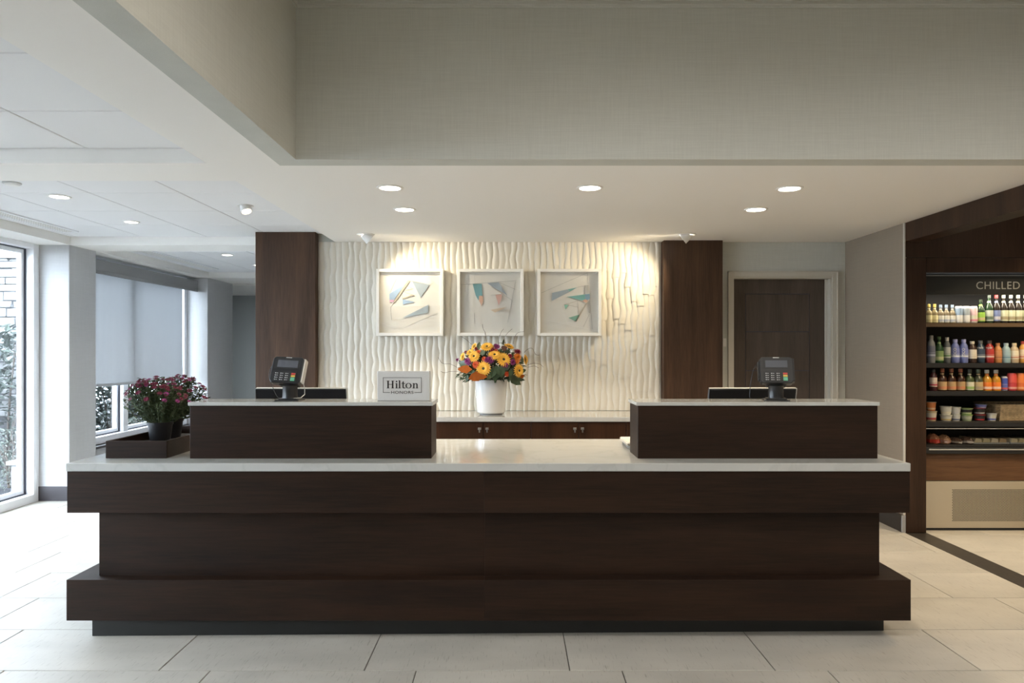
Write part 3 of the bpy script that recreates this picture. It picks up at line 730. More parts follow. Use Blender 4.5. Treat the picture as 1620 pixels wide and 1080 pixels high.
# cooler's own strip lamp behind the sign panel and lights in the niche ceiling
ld = bpy.data.lights.new('cooler_strip_lamp', 'AREA'); ld.shape = 'RECTANGLE'; ld.size = 1.7; ld.size_y = .05; ld.energy = 10; ld.color = (1, .90, .74)
lo = bpy.data.objects.new('cooler_strip_lamp', ld); COL.objects.link(lo); lo.parent = ck; lo.location = (4.1-4.1, 5.50-5.7, Z(466, 5.445)+.02); lo.rotation_euler = (R(12), 0, 0)
downlight(4.0, 4.6, 2.60, 'round downlight in the pantry niche nearest the cooler', 'pantry niche downlights', 130, .08, (1,.78,.48), 120)
downlight(4.15, 4.05, 2.60, 'round downlight in the pantry niche near the lobby', 'pantry niche downlights', 90, .08, (1,.78,.48), 120)

# ================================================================== EXTERIOR
M['leaf_out'] = mat('laurel_leaf', (.045,.058,.047), .55, spec=.2, noise=.5, nscale=6)
M['leaf_pale'] = mat('silver_green_leaf', (.07,.085,.065), .5, noise=.4, nscale=9)
M['bark'] = mat('bark', (.08,.06,.045), .8)
M['stone'] = mat('pale_ledge_stone', (.16,.16,.157), .8, noise=.28, nscale=5, bump=.6, bscale=40)
M['mortar'] = mat('dark_mortar', (.05,.05,.055), .9)  # dark grey mortar core, showing in the joints between stones
struct(MB().box(-16, -4.6, -8, 20, -.25, -.06).build('ground', mat('dark_gravel', (.035,.035,.04), .9, noise=.5, nscale=60, bump=1, bscale=80)), 'dark gravel planting bed outside the windows', 'ground')
sw_ = thing('stone_wall', (-7.6, 9.2, -.06), 'pale stacked ledge-stone garden wall seen through the tall window', 'wall')
MB().box(-9.6, -5.62, 9.06, 9.40, -.06, 2.575).build('mortar_core', M['mortar'], sw_)
rs = random.Random(5); z = .55; n = 0
while z < 2.56:
    h = min(rs.choice([.075, .09, .105, .12]), 2.585-z)
    if h < .04: break
    x = -9.6 + rs.uniform(-.0, .1)
    while x < -5.62:
        w = rs.uniform(.20, .46); x1 = min(x+w, -5.60)
        if x1 - x > .05:
            d = rs.uniform(.02, .06)
            q = MB(); e = .006
            q.box(x+e, x1-e, 9.06-d, 9.10, z+.005, z+h-.004)
            for k in (0, 1, 4, 5):
                v = q.v[k]; q.v[k] = (v[0]+rs.uniform(-.006, .006), v[1]+rs.uniform(-.012, .012), v[2]+rs.uniform(-.005, .005))
            q.build('stone', M['stone'], sw_, bevel=.006, seg=1)
        x = x1
    z += h
MB().box(-9.65, -5.56, 9.0, 9.44, 2.585, 2.60).build('coping', M['stone'], sw_)
def leaf_into(m, p, d, n, L, W, fold=.25, curl=.15):
    d = Vector(d).normalized(); n = Vector(n); s_ = d.cross(n)
    if s_.length < 1e-4: s_ = d.orthogonal()
    s_.normalize(); n = s_.cross(d).normalized(); p = Vector(p)
    a = p; b1 = p + d*L*.3 + n*fold*W*.5; t = p + d*L - n*curl*L; c = p + d*L*.62 - n*curl*L*.25
    m.add([a, p+d*L*.3+s_*W*.5+n*fold*W, p+d*L*.65+s_*W*.38+n*(fold*W-curl*L*.3), t, p+d*L*.65-s_*W*.38+n*(fold*W-curl*L*.3), p+d*L*.3-s_*W*.5+n*fold*W, p+d*L*.3, c],
          [(0,1,6),(1,2,7,6),(2,3,7),(0,6,5),(6,7,4,5),(7,3,4)])
def shrub(x, y, rx, ry, h, nl, L, W, mt, lab, z0=-.06, name='laurel_shrub', seed=1):
    r_ = random.Random(seed)
    t = thing(name, (x, y, z0), lab, 'shrub', 'shrubs in the planting bed outside')
    m = MB(); st_ = MB()
    for k in range(14):
        a = r_.uniform(0, 6.28); q = r_.uniform(.1, .9)
        top = Vector((x+rx*q*math.cos(a), y+ry*q*math.sin(a), z0+h*r_.uniform(.7, 1.0)))
        b0 = Vector((x+rx*.3*math.cos(a), y+ry*.3*math.sin(a), z0))
        st_.tube([b0, (b0+top)/2 + Vector((r_.uniform(-.05,.05), r_.uniform(-.05,.05), 0)), top], [.012, .009, .004], 5)
    for k in range(nl):
        a = r_.uniform(0, 6.28); q = math.sqrt(r_.uniform(.25, 1.0)); zz = r_.uniform(.02, 1.0)
        taper = 1.0 if zz < .75 else math.sqrt(max(.05, 1-((zz-.75)/.25)**2*.8))
        p = (x+rx*q*taper*math.cos(a), y+ry*q*taper*math.sin(a), z0+h*zz)
        d = (math.cos(a)+r_.uniform(-.9,.9), math.sin(a)+r_.uniform(-.9,.9), r_.uniform(-.5, .9))
        leaf_into(m, p, d, (r_.uniform(-.4,.4), r_.uniform(-.6,.1), 1), L*r_.uniform(.7,1.25), W*r_.uniform(.8,1.2))
    st_.build('stem', M['bark'], t, smooth=True)
    f = m.build('foliage', mt, t); f['kind'] = 'stuff'
shrub(-6.15, 8.25, .6, .45, 1.72, 1500, .13, .05, M['leaf_out'], 'tall glossy laurel shrub in front of the stone wall', seed=1)
shrub(-7.75, 8.3, .6, .45, 1.62, 1300, .13, .05, M['leaf_out'], 'tall glossy laurel shrub growing farther along the stone wall', seed=2)
shrub(-5.9, 10.5, .42, .45, 1.35, 1200, .13, .05, M['leaf_out'], 'laurel shrub seen below the blind beside the near pillar', seed=3)
shrub(-6.2, 11.6, .6, .45, 1.35, 1000, .13, .05, M['leaf_out'], 'laurel shrub seen below the blind behind the chrysanthemums', seed=4)
shrub(-5.28, 7.55, .34, .42, .62, 1500, .055, .012, M['leaf_pale'], 'low silvery fine-leaved shrub at the foot of the tall window', name='rosemary_shrub', seed=5)
shrub(-5.0, 9.5, .22, .35, .55, 1100, .055, .012, M['leaf_pale'], 'low silvery fine-leaved shrub below the blind-covered window', name='rosemary_shrub', seed=6)
cb = MB().box(-4.80, -4.62, 6.72, 7.15, -.06, .30).box(-4.83, -4.61, 6.69, 7.18, .30, .34)
tag(cb.build('concrete_block', mat('pale_concrete', (.19,.19,.19), .8, noise=.1), bevel=.006), 'pale concrete block with cap outside the tall window', 'block')

# ================================================================== THINGS ON THE DESK
# --- sign
YSg = 3.62
M['signw'] = mat('pale_grey_sign_acrylic', (.60,.60,.59), .35); M['ink'] = mat('black_ink', (.012,.012,.013), .5)
sx0, sx1 = X(597, YSg), X(679.5, YSg); sz1 = Z(587, YSg)
sn = thing('tabletop_sign', ((sx0+sx1)/2, YSg+.015, ztt), 'pale grey block sign lettered Hilton HONORS on the counter riser', 'sign')
MB().box(sx0, sx1, YSg, YSg+.028, ztt+.0004, sz1).build('plate', M['signw'], sn, bevel=.0015, seg=1)
MB().box(sx0-.001, sx1+.003, YSg+.028, YSg+.034, ztt+.0004, sz1).build('acrylic_back', M['silver'], sn)
def cvs(p): return (X(500 + p[0]/6.75, YSg), Z(520 + p[1]/6.75, YSg))
lt = MB()
def rc(x0, y0, x1, y1): lt.prism_xz([cvs((x0, y0)), cvs((x1, y0)), cvs((x1, y1)), cvs((x0, y1))], YSg-.0012, YSg-.0001)
def pg(pts): lt.prism_xz([cvs(p) for p in pts], YSg-.0012, YSg-.0001)
# H
rc(762, 553, 777, 635); rc(811, 553, 826, 635); rc(777, 590, 811, 595)
for xx in (762, 811):
    rc(xx-9, 553, xx+24, 557); rc(xx-9, 631, xx+24, 635)
# i
rc(853, 580, 867, 635); rc(846, 580, 853, 584); rc(846, 631, 875, 635)
pg([(860+8.5*math.cos(a*.5236), 562+8.5*math.sin(a*.5236)) for a in range(12)])
# l
rc(885, 550, 899, 635); rc(878, 550, 885, 554); rc(878, 631, 907, 635)
# t
rc(923, 566, 936, 622); rc(912, 580, 954, 585); pg([(923, 566), (936, 558), (936, 580), (923, 580)])
pg([(923, 622), (936, 620), (940, 628), (948, 629), (956, 625), (957, 630), (948, 636), (935, 636), (926, 631)])
# o
no = 24
for k in range(no):
    a, b_ = 2*math.pi*k/no, 2*math.pi*(k+1)/no
    pg([(988+33*math.cos(a), 607+29*math.sin(a)), (988+33*math.cos(b_), 607+29*math.sin(b_)), (988+19*math.cos(b_), 607+24.5*math.sin(b_)), (988+19*math.cos(a), 607+24.5*math.sin(a))])
# n
rc(1037, 580, 1051, 635); rc(1030, 580, 1037, 584); rc(1030, 631, 1058, 635); rc(1071, 598, 1085, 635); rc(1064, 631, 1092, 635)
pg([(1051, 590), (1060, 581), (1070, 579), (1080, 584), (1085, 593), (1085, 600), (1071, 600), (1069, 590), (1062, 587), (1051, 596)])
lt.build('logo_word', M['ink'], sn)['label'] = 'black serif word Hilton'
lt = MB(); T = 4
rc(715, 519, 1127, 519+T); rc(715, 519+T, 715+T, 682); rc(1127-T, 519+T, 1127, 682); rc(715+T, 682-T, 790, 682); rc(1052, 682-T, 1127-T, 682)
lt.build('logo_border', M['ink'], sn)['label'] = 'thin black open rectangle around the word'
hc = cvs(((803+1040)/2, 677.5))
text_mb('HONORS', cvs((1040, 0))[0]-cvs((803, 0))[0], cvs((0, 662))[1]-cvs((0, 693))[1], hc[0], YSg-.0006, hc[1]).build('logo_subtitle', M['ink'], sn)['label'] = 'small black capitals HONORS'

# --- payment terminals
M['red'] = mat('red_key', (.55,.05,.04), .5); M['yel'] = mat('yellow_key', (.65,.45,.08), .5); M['grn'] = mat('green_key', (.12,.42,.25), .5); M['keyw'] = mat('key_print', (.55,.55,.55), .6)
def terminal(x, y, yaw, roll, lab, cable):
    t = thing('payment_terminal', (x, y, ztt), lab, 'card terminal', 'card payment terminals on the risers')
    WOFF[t.name] = Vector((0, 0, 0))
    t.rotation_euler = (0, 0, R(yaw))
    m = MB(); m.obox((0, 0, .004), (.125, .10, .007), (0,0,0)); m.obox((0, 0, .010), (.10, .08, .006), (0,0,0))
    m.build('base_plate', M['black'], t, local=True, bevel=.002)
    m = MB(); m.lathe(0, 0, [(.040, .012), (.0385, .02), (.0375, .072), (.041, .078)], 24); m.build('stand', M['black'], t, local=True, smooth=True)
    MB().obox((0, 0, .085), (.10, .055, .026), (R(-18), 0, 0)).build('mount', M['blackm'], t, local=True, bevel=.004)
    rot = (Matrix.Rotation(R(roll), 3, 'Y') @ Matrix.Rotation(R(-22), 3, 'X'))
    c0 = Vector((-.008 if roll else 0, -.006, .152))
    def at(q): return c0 + rot @ Vector(q)
    hw, hh, ht = .082, .072, .021
    prof = [(-hw+.012, -hh), (hw-.012, -hh), (hw, -hh+.014), (hw, hh-.012), (hw-.012, hh), (-hw+.012, hh), (-hw, hh-.012), (-hw, -hh+.014)]
    m = MB(); m.prism_xz(prof, -ht, ht); m.v = [tuple(at(v)) for v in m.v]
    hd_ = m.build('terminal_body', M['black'], t, local=True, bevel=.004)
    def slab(name, x0, x1, z0, z1, mt, proud=.0022, y0=None):
        m = MB(); m.box(x0, x1, -ht-proud, -ht+.004, z0, z1); m.v = [tuple(at(v)) for v in m.v]; return m.build(name, mt, hd_, local=True)
    slab('bezel', -.066, .066, .006, .064, M['blackm'], .0008)
    slab('screen', -.054, .054, .013, .052, M['screen'], .0016)
    slab('brand_strip', -.015, .015, .0655, .069, M['silver'], .001)
    slab('keypad', -.068, .056, -.062, -.010, M['blackm'], .003)
    m = MB()
    for i in range(3):
        for j in range(4):
            kx, kz = -.048 + i*.027, -.021 - j*.0115
            m.box(kx-.0075, kx-.002, -ht-.0042, -ht-.003, kz-.002, kz+.002); m.box(kx+.001, kx+.0075, -ht-.0042, -ht-.003, kz-.0012, kz+.0012)
    m.v = [tuple(at(v)) for v in m.v]; m.build('key_legends', M['keyw'], hd_, local=True)
    slab('cancel_key', .030, .051, -.0265, -.0175, M['red'], .0055)
    slab('clear_key', .030, .051, -.0385, -.0295, M['yel'], .0055)
    slab('enter_key', .030, .051, -.0600, -.0415, M['grn'], .0055)
    m = MB(); m.box(hw-.004, hw+.006, -ht+.004, ht+.004, -hh+.012, hh-.006); m.v = [tuple(at(v)) for v in m.v]; m.build('stylus_holder', M['silver'] if roll else M['black'], hd_, local=True, bevel=.003)
    m = MB(); m.box(-hw-.008, -hw+.002, -.006, ht, -hh+.02, hh-.02); m.v = [tuple(at(v)) for v in m.v]; m.build('card_reader', M['blackm'], hd_, local=True, bevel=.003)
    pts = [at((-hw-.002, .015, .045)), Vector((-.115, .03, .17)), Vector((-.125, .03, .12)), Vector((-.105, .035, .06)), Vector((-.085, .035, .018)), Vector((-.06, .03, .006))]
    if not roll: pts = [at((-hw-.002, .015, .05)), Vector((-.105, .03, .165)), Vector((-.118, .03, .11)), Vector((-.125, .035, .05)), Vector((-.125, .035, .012)), Vector((-.110, .03, .004))]
    fine = []
    for i in range(len(pts)-1):
        p0, p1, p2, p3 = pts[max(i-1,0)], pts[i], pts[i+1], pts[min(i+2, len(pts)-1)]
        for k in range(5):
            u = k/5; fine.append(.5*((2*p1)+(p2-p0)*u+(2*p0-5*p1+4*p2-p3)*u*u+(3*p1-p0-3*p2+p3)*u**3))
    fine.append(pts[-1])
    MB().tube(fine, .0017, 6).build('cable', M['black'], t, local=True, smooth=True)
    if roll:
        MB().tube([(.06, .02, .10), (.068, .025, .06), (.07, .02, .03), (.06, -.01, .014), (.03, -.03, .012)], .0022, 6).build('cable', M['silver'], t, local=True, smooth=True)
terminal(X(459, 3.65), 3.65, -4, 3, 'black card payment terminal near the pale grey sign', None)
terminal(X(1227.5, 3.65), 3.65, -13, 0, 'black card payment terminal in front of the office door', None)

# --- monitors behind the risers
def monitor(pa, pb, lab, yaw=0):
    Ym_ = 3.98; x0, x1 = X(pa, Ym_), X(pb, Ym_); xc = (x0+x1)/2; w = x1-x0
    t = thing('monitor', (xc, 4.03, zt), lab, 'monitor', 'staff monitors behind the risers'); WOFF[t.name] = Vector((0,0,0)); t.rotation_euler = (0, 0, R(yaw))
    top = Z(614.5, Ym_) - zt
    m = MB(); m.lathe(0, .02, [(.10, 0), (.10, .008), (.03, .014), (.02, .02), (.02, .10), (.02, .16)], 20); m.build('stand', M['black'], t, local=True, smooth=True)
    rot = Matrix.Rotation(R(12), 3, 'X'); c0 = Vector((0, .0, top-.145))
    def put(m): m.v = [tuple(c0 + rot @ Vector(v)) for v in m.v]; return m
    put(MB().box(-w/2, w/2, -.012, .014, -.15, .148)).build('casing', M['black'], t, local=True, bevel=.005)
    put(MB().box(-w/2+.004, w/2-.004, -.010, .010, .148, .1515)).build('top_edge', M['silver'], t, local=True)
    put(MB().box(w/2-.001, w/2+.004, -.012, .014, -.15, .150)).build('side_edge', M['silver'], t, local=True)
    put(MB().box(-w/2+.015, w/2-.015, .014, .0155, -.135, .135)).build('display', M['screen'], t, local=True)
    put(MB().box(-.09, .09, -.035, -.012, -.10, .05)).build('rear_housing', M['blackm'], t, local=True, bevel=.008)
monitor(402, 548, 'black staff monitor behind the riser with the sign', -2)
monitor(1121, 1262, 'black staff monitor behind the riser near the door', 3)

# --- papers beside the right riser
for k, (px, w, z0, z1, c, nm, lb) in enumerate(((1000, .17, .0, .022, (.22,.21,.19), 'document_tray', 'grey document tray on the countertop beside the riser'), (999, .19, .022, .040, (.72,.70,.64), 'paper_stack', 'stack of white papers lying on the grey tray'))):
    t = MB(); nn = 1 if k == 0 else 6
    for j in range(nn):
        a = z0 + (z1-z0)*j/nn; b_ = z0 + (z1-z0)*(j+1)/nn - (.0008 if k else 0)
        o_ = random.Random(j).uniform(-.006, .006)
        xl = X(990 if k == 0 else 987.5, 3.95) + o_
        t.box(xl, xl+.21, 3.83+o_, 4.10+o_, zt+.0004+a, zt+.0004+b_)
    tag(t.build(nm, mat(nm+'_mat', c, .7), bevel=.001, seg=1), lb, 'tray' if k == 0 else 'paper')

# --- planter box and potted chrysanthemums
pb_ = thing('planter_box', (-1.896, 3.88, zt), 'shallow dark walnut planter tray on the countertop end', 'planter')
px0, px1, py0, py1, pz1 = X(167, 3.537), X(263.5, 3.537), 3.537, 4.24, Z(697.4, 3.537)
zf = zt + .0006; th = .014
for (a, b_, c, d) in ((px0, px1, py0, py0+th), (px0, px1, py1-th, py1), (px0, px0+th, py0+th, py1-th), (px1-th, px1, py0+th, py1-th)):
    MB().box(a, b_, c, d, zf, pz1).build('side_board', M['desk'], pb_, bevel=.001, seg=1)
MB().box(px0+th, px1-th, py0+th, py1-th, zf, zf+.045).build('gravel_bed', mat('dark_potting_gravel', (.02,.018,.016), .9, bump=1, bscale=90), pb_)
M['pot'] = mat('black_nursery_pot', (.012,.012,.014), .4); M['mumleaf'] = mat('chrysanthemum_leaf', (.055,.085,.035), .6, noise=.45, nscale=20)
M['mum1'] = mat('burgundy_petal', (.16,.012,.045), .6, noise=.3, nscale=40); M['mum2'] = mat('magenta_petal', (.30,.05,.20), .6)
M['soil'] = mat('soil', (.02,.015,.012), .9); M['stemg'] = mat('green_stem', (.09,.12,.05), .6)
def flower_mesh(name, n1, r, mt, layers=2, h=.3, w=.42):
    m = MB()
    for L in range(layers):
        n = n1 - L*2; rr = r*(1-.32*L)
        for k in range(n):
            a = 2*math.pi*(k+.5*L)/n; d = Vector((math.cos(a), math.sin(a), h+.5*L))
            leaf_into(m, (0, 0, .002*L), d, (-math.cos(a)*.3, -math.sin(a)*.3, 1), rr, rr*w, .15, .12)
    me = m.mesh(name); me.materials.append(mt); return me
mumA = flower_mesh('mum_flower', 9, .017, M['mum1'], 2, .25, .5); mumB = flower_mesh('mum_flower', 9, .016, M['mum2'], 2, .3, .5)
def mum(x, y, cx_, cy_, rx, ry, zlo, zhi, nf, seed, lab):
    r_ = random.Random(seed); zb_ = zf + .0455
    t = thing('potted_chrysanthemum', (x, y, zb_), lab, 'potted plant', 'burgundy chrysanthemums in the planter tray')
    zr = Z(667, 3.83)
    MB().lathe(x, y, [(.048, 0), (.050, .003), (.062, zr-zb_-.014), (.066, zr-zb_-.014), (.067, zr-zb_), (.062, zr-zb_), (.060, zr-zb_-.012), (.0, zr-zb_-.012)], 24, zb_, cap=False).build('pot', M['pot'], t, smooth=True)
    MB().lathe(x, y, [(.059, zr-zb_-.018), (.059, zr-zb_-.0125)], 20, zb_).build('soil', M['soil'], t)
    st_ = MB(); lf = MB(); b0 = Vector((x, y, zr-.012)); zc = zlo
    pts = []
    for k in range(nf*2):
        a = r_.uniform(0, 6.283); q = math.sqrt(r_.uniform(0, 1)); e = math.sqrt(max(0, 1-q*q*.93))
        p = Vector((cx_+rx*q*math.cos(a), cy_+ry*q*math.sin(a), zc+(zhi-zc)*e*(1 + r_.uniform(-.06,.03))))
        mid = b0*.45 + p*.55 + Vector((0, 0, -.02 - .03*q)); st_.tube([b0 + Vector((.03*math.cos(a), .03*math.sin(a), 0)), mid, p], [.0022, .0018, .0012], 4)
        pts.append(p)
        for j in range(34):
            u = r_.uniform(.25, .99); base = (b0*(1-u)**2 + 2*mid*u*(1-u) + p*u*u)
            d = (r_.uniform(-1,1), r_.uniform(-1,1), r_.uniform(-.3,.8))
            leaf_into(lf, base + Vector(d)*.012, d, (r_.uniform(-.5,.5), r_.uniform(-.5,.5), 1), r_.uniform(.016, .030), r_.uniform(.008, .013))
    st_.build('stem', M['stemg'], t)
    f = lf.build('foliage', M['mumleaf'], t); f['kind'] = 'stuff'
    c = Vector((cx_, cy_, zlo-.02))
    for k, p in enumerate(pts):
        if p.z < zlo + (zhi-zlo)*.42 and k % 3: continue
        nrm = ((p - c).normalized() + Vector((0, -.25, .25))).normalized()
        inst(mumB if r_.random() < .16 else mumA, 'flower', None, t, p + nrm*.004 - WOFF[t.name], nrm.to_track_quat('Z', 'Y').to_euler(), (1,1,1)).scale = [r_.uniform(.75, 1.15)]*3
mum(X(253.5, 3.83), 3.83, X(245, 3.83), 3.83, .175, .13, Z(655, 3.83), Z(598, 3.83), 42, 21, 'burgundy chrysanthemum in black nursery pot at the open end of the tray')
mum(X(271, 4.02), 4.02, X(283, 4.02), 4.03, .165, .13, Z(652, 4.02), Z(596, 4.02), 38, 22, 'burgundy chrysanthemum in black nursery pot farther along the tray')
for k, (px, py) in enumerate(((208, 3.70), (243, 3.66))):
    m = MB().lathe(X(px, py), py, [(.006, 0), (.014, .003), (.016, .008), (.010, .014), (.003, .016)], 10, zf+.0452)
    tag(m.build('pebble', M['white'], smooth=True), 'small white pebble lying on the dark tray gravel', 'pebble', 'white pebbles in the planter tray')

# ================================================================== FLOWER ARRANGEMENT
YV = 5.985; vx = X(777, YV)
fa = thing('flower_arrangement', (vx, YV, zbc), 'sunflowers and purple blooms in a tall white ceramic vase', 'flower arrangement')
vh = Z(600, YV) - zbc; vz = zbc + .0005
MB().lathe(vx, YV, [(.095, 0), (.095, .012)], 36, vz).build('vase_foot', M['valance'], fa, smooth=True)
MB().lathe(vx, YV, [(.108, .012), (.119, .020), (.123, .04), (.130, vh*.5), (.138, vh-.008), (.139, vh-.002), (.135, vh), (.131, vh-.006), (.125, vh*.5), (.118, .05), (.0, .05)], 40, vz, cap=False).build('vase', M['vase'], fa, smooth=True)
M['petal'] = mat('sunflower_petal', (.78,.44,.05), .6, noise=.2, nscale=30); M['disc'] = mat('sunflower_disc', (.30,.22,.05), .8, noise=.3, nscale=80); M['disc2'] = mat('sunflower_heart', (.03,.03,.015), .8)
M['purple'] = mat('purple_bloom', (.22,.025,.15), .6, noise=.3, nscale=50); M['orange'] = mat('orange_bloom', (.60,.10,.03), .6, noise=.3, nscale=30); M['wine'] = mat('wine_bloom', (.26,.012,.04), .6)
M['rust'] = mat('magnolia_leaf_underside', (.24,.060,.008), .8, spec=.1, noise=.25, nscale=14); M['gleaf'] = mat('dark_green_leaf', (.035,.065,.03), .4, noise=.4, nscale=14); M['sleaf'] = mat('sage_leaf', (.10,.14,.085), .6, noise=.3, nscale=14); M['twig'] = mat('willow_twig', (.10,.06,.035), .7)
M['choc'] = mat('chocolate_leaf', (.07,.022,.012), .5); M['lily'] = mat('orange_lily', (.72,.26,.03), .5, noise=.4, nscale=70)
sunp = flower_mesh('sunflower_petals', 20, 1.06, M['petal'], 2, .12, .36)
sund = MB().lathe(0, 0, [(.46, -.04), (.50, .04), (.42, .10), (.24, .12)], 18).mesh('sunflower_disc'); sund.materials.append(M['disc'])
sunh = MB().lathe(0, 0, [(.20, .10), (.17, .15), (.05, .16)], 12).mesh('sunflower_heart'); sunh.materials.append(M['disc2'])
pomp = MB()
for L in range(4):
    n = (14, 12, 9, 5)[L]
    for k in range(n):
        a = 2*math.pi*(k+.3*L)/n; e = .0 + .42*L
        leaf_into(pomp, (0, 0, .06*L), (math.cos(a)*math.cos(e), math.sin(a)*math.cos(e), math.sin(e)+.05), (0, 0, 1), 1.0-.12*L, .26, .1, .1)
pompM = {}
for n_ in ('purple', 'orange', 'wine', 'lily'):
    me = pomp.mesh(n_+'_bloom'); me.materials.append(M[n_]); pompM[n_] = me
S = 7.715; k2m = YV/F/S
fc = Vector((vx, YV, Z(583, YV)))
def dome(zx, zy, push=0):
    dx = X(680+zx/S, YV) - vx; dz = Z(520+zy/S, YV) - fc.z
    q = (dx/.315)**2 + (dz/.235)**2
    dep = .20*math.sqrt(max(.03, 1-q)) + push
    sc = (YV-dep)/YV
    p = Vector(((vx+dx)*sc, YV-dep, H + (fc.z+dz-H)*sc))
    n = Vector((dx/.3, -dep/.2*1.1, dz/.24+.12)).normalized()
    return p, n
def stem_to(mb, p): mb.tube([(vx+(p.x-vx)*.2, YV+(p.y-YV)*.2, vz+.06), (vx+(p.x-vx)*.42, YV+(p.y-YV)*.42, vz+vh), tuple(p)], .004, 5)
stm = MB()
def sunflower(zx, zy, r, tilt=None):
    p, n = dome(zx, zy, .015); rr = r*k2m*1.12
    if tilt: n = Vector(tilt).normalized()
    e = n.to_track_quat('Z', 'Y').to_euler(); e.rotate_axis('Z', random.random()*6)
    o = inst(sunp, 'sunflower', None, fa, p-WOFF[fa.name], e, (rr, rr, rr))
    inst(sund, 'disc', None, o); inst(sunh, 'disc_heart', None, o); stem_to(stm, p-n*.01)
for a in ((697,220,74), (655,485,82), (900,375,80), (1085,510,76), (790,318,72,(.0,-.75,.66)), (540,335,68,(-.3,-.85,.35)), (400,340,48,(-.8,-.55,.2)), (540,215,46,(-.75,-.5,.5)), (968,215,62,(.35,-.35,.9)), (1165,375,60,(.93,-.35,.1)), (490,285,45,(-.4,-.6,.7))):
    sunflower(a[0], a[1], a[2], a[3] if len(a) > 3 else None)
def bloom(kind, zx, zy, r, nm):
    p, n = dome(zx, zy, .008); rr = r*k2m*1.12
    inst(pompM[kind], nm, None, fa, p-WOFF[fa.name], n.to_track_quat('Z', 'Y').to_euler(), (rr, rr, rr)); stem_to(stm, p-n*.01)
for a in ((470,400,56), (740,375,58), (700,385,44), (920,440,50), (1010,405,42), (342,380,30), (820,222,44), (800,205,30)): bloom('purple', *a, 'purple_bloom')
for a in ((1065,290,56), (765,260,40), (975,335,36), (440,285,24), (565,245,26)): bloom('wine', *a, 'wine_bloom')
for a in ((600,292,40), (565,440,52), (662,365,32), (938,552,36), (805,270,30), (870,420,26)): bloom('orange', *a, 'orange_bloom')
for a in ((1065,350,58), (1062,400,36)): bloom('lily', *a, 'orange_lily')
lf = MB()
def bigleaf(zx, zy, ex, ey, w, mt, push=.0, nm='leaf'):
    p, n = dome(zx, zy, push); q, _ = dome(ex, ey, push+.02); m = MB()
    d = q-p; leaf_into(m, p, d, n, d.length, w*k2m, .12, .08); m.build(nm, mt, fa, smooth=True)
for a in ((520,495,325,490,100), (640,560,465,610,120), (590,580,700,585,70), (1100,590,1160,565,50)): bigleaf(*a, M['rust'], .035, 'rust_leaf')
bigleaf(930,265,870,215,95, M['choc'], .03, 'brown_leaf'); bigleaf(880,250,945,225,80, M['choc'], .03, 'brown_leaf')
for a in ((820,440,790,650,130), (850,450,880,600,120), (790,470,750,600,90), (480,440,340,410,90), (960,570,1125,690,110), (1000,590,1175,632,60), (470,560,440,660,40), (900,500,990,440,60), (640,330,650,250,70),
          (600,260,600,150,60), (1120,420,1130,330,60), (730,560,700,620,70), (890,200,905,120,26), (930,215,860,160,24), (1110,520,1180,500,50), (540,500,500,560,70), (1000,490,970,590,70)):
    bigleaf(*a, M['gleaf'], .012)
r_ = random.Random(3)
for k in range(34):
    a = r_.uniform(0, 6.28); q = r_.uniform(.6, 1.0); zx = 755+430*q*math.cos(a); zy = 400+240*q*math.sin(a)
    bigleaf(755+(zx-755)*.8, 400+(zy-400)*.8, zx, zy, 34, M['sleaf'], -.03, 'filler_leaf')
for k in range(1300):
    a = r_.uniform(0, 6.28); b_ = r_.uniform(-.25, 1.3); q = r_.uniform(.45, .92)
    p = Vector((vx + .29*q*math.cos(a)*math.cos(b_), YV + .2*q*math.sin(a)*math.cos(b_), fc.z-.05 + .24*q*math.sin(b_)))
    if p.z < vz+vh-.01 and (p.x-vx)**2+(p.y-YV)**2 < .02: p.z = vz+vh+.01
    d = (math.cos(a)+r_.uniform(-.6,.6), math.sin(a)+r_.uniform(-.6,.6), math.sin(b_)+r_.uniform(-.5,.5))
    leaf_into(lf, p, d, (r_.uniform(-.5,.5), -.5, 1), r_.uniform(.03,.06), r_.uniform(.012,.026))
f = lf.build('inner_foliage', M['gleaf'], fa); f['kind'] = 'stuff'
stm.build('stems', M['stemg'], fa)
for pts in ([(330,470),(250,430),(150,420),(100,350)], [(340,520),(250,520),(180,535),(130,520)], [(510,190),(440,130),(370,85)], [(670,150),(680,60),(650,0),(640,-60)], [(690,150),(675,60),(672,30)],
            [(835,190),(845,110),(870,40),(900,0)], [(835,175),(890,170),(930,165)], [(925,80),(960,40),(1005,0)], [(1020,185),(1035,100),(1080,45),(1150,35)], [(1150,290),(1200,245),(1250,240),(1290,310),(1340,322)],
            [(1180,445),(1270,420),(1350,435),(1385,470)], [(1190,470),(1280,455),(1330,480)], [(900,200),(910,150),(905,120)]):
    P = [Vector((X(680+a/S, YV-.10), YV-.10+.008*i, Z(520+b_/S, YV-.10))) for i, (a, b_) in enumerate(pts)]
    fine = []
    for i in range(len(P)-1):
        p0, p1, p2, p3 = P[max(i-1,0)], P[i], P[i+1], P[min(i+2, len(P)-1)]
        for k in range(5):
            u = k/5; fine.append(.5*((2*p1)+(p2-p0)*u+(2*p0-5*p1+4*p2-p3)*u*u+(3*p1-p0-3*p2+p3)*u**3))
    fine.append(P[-1]); MB().tube(fine, .0014, 5).build('twig', M['twig'], fa, smooth=True)

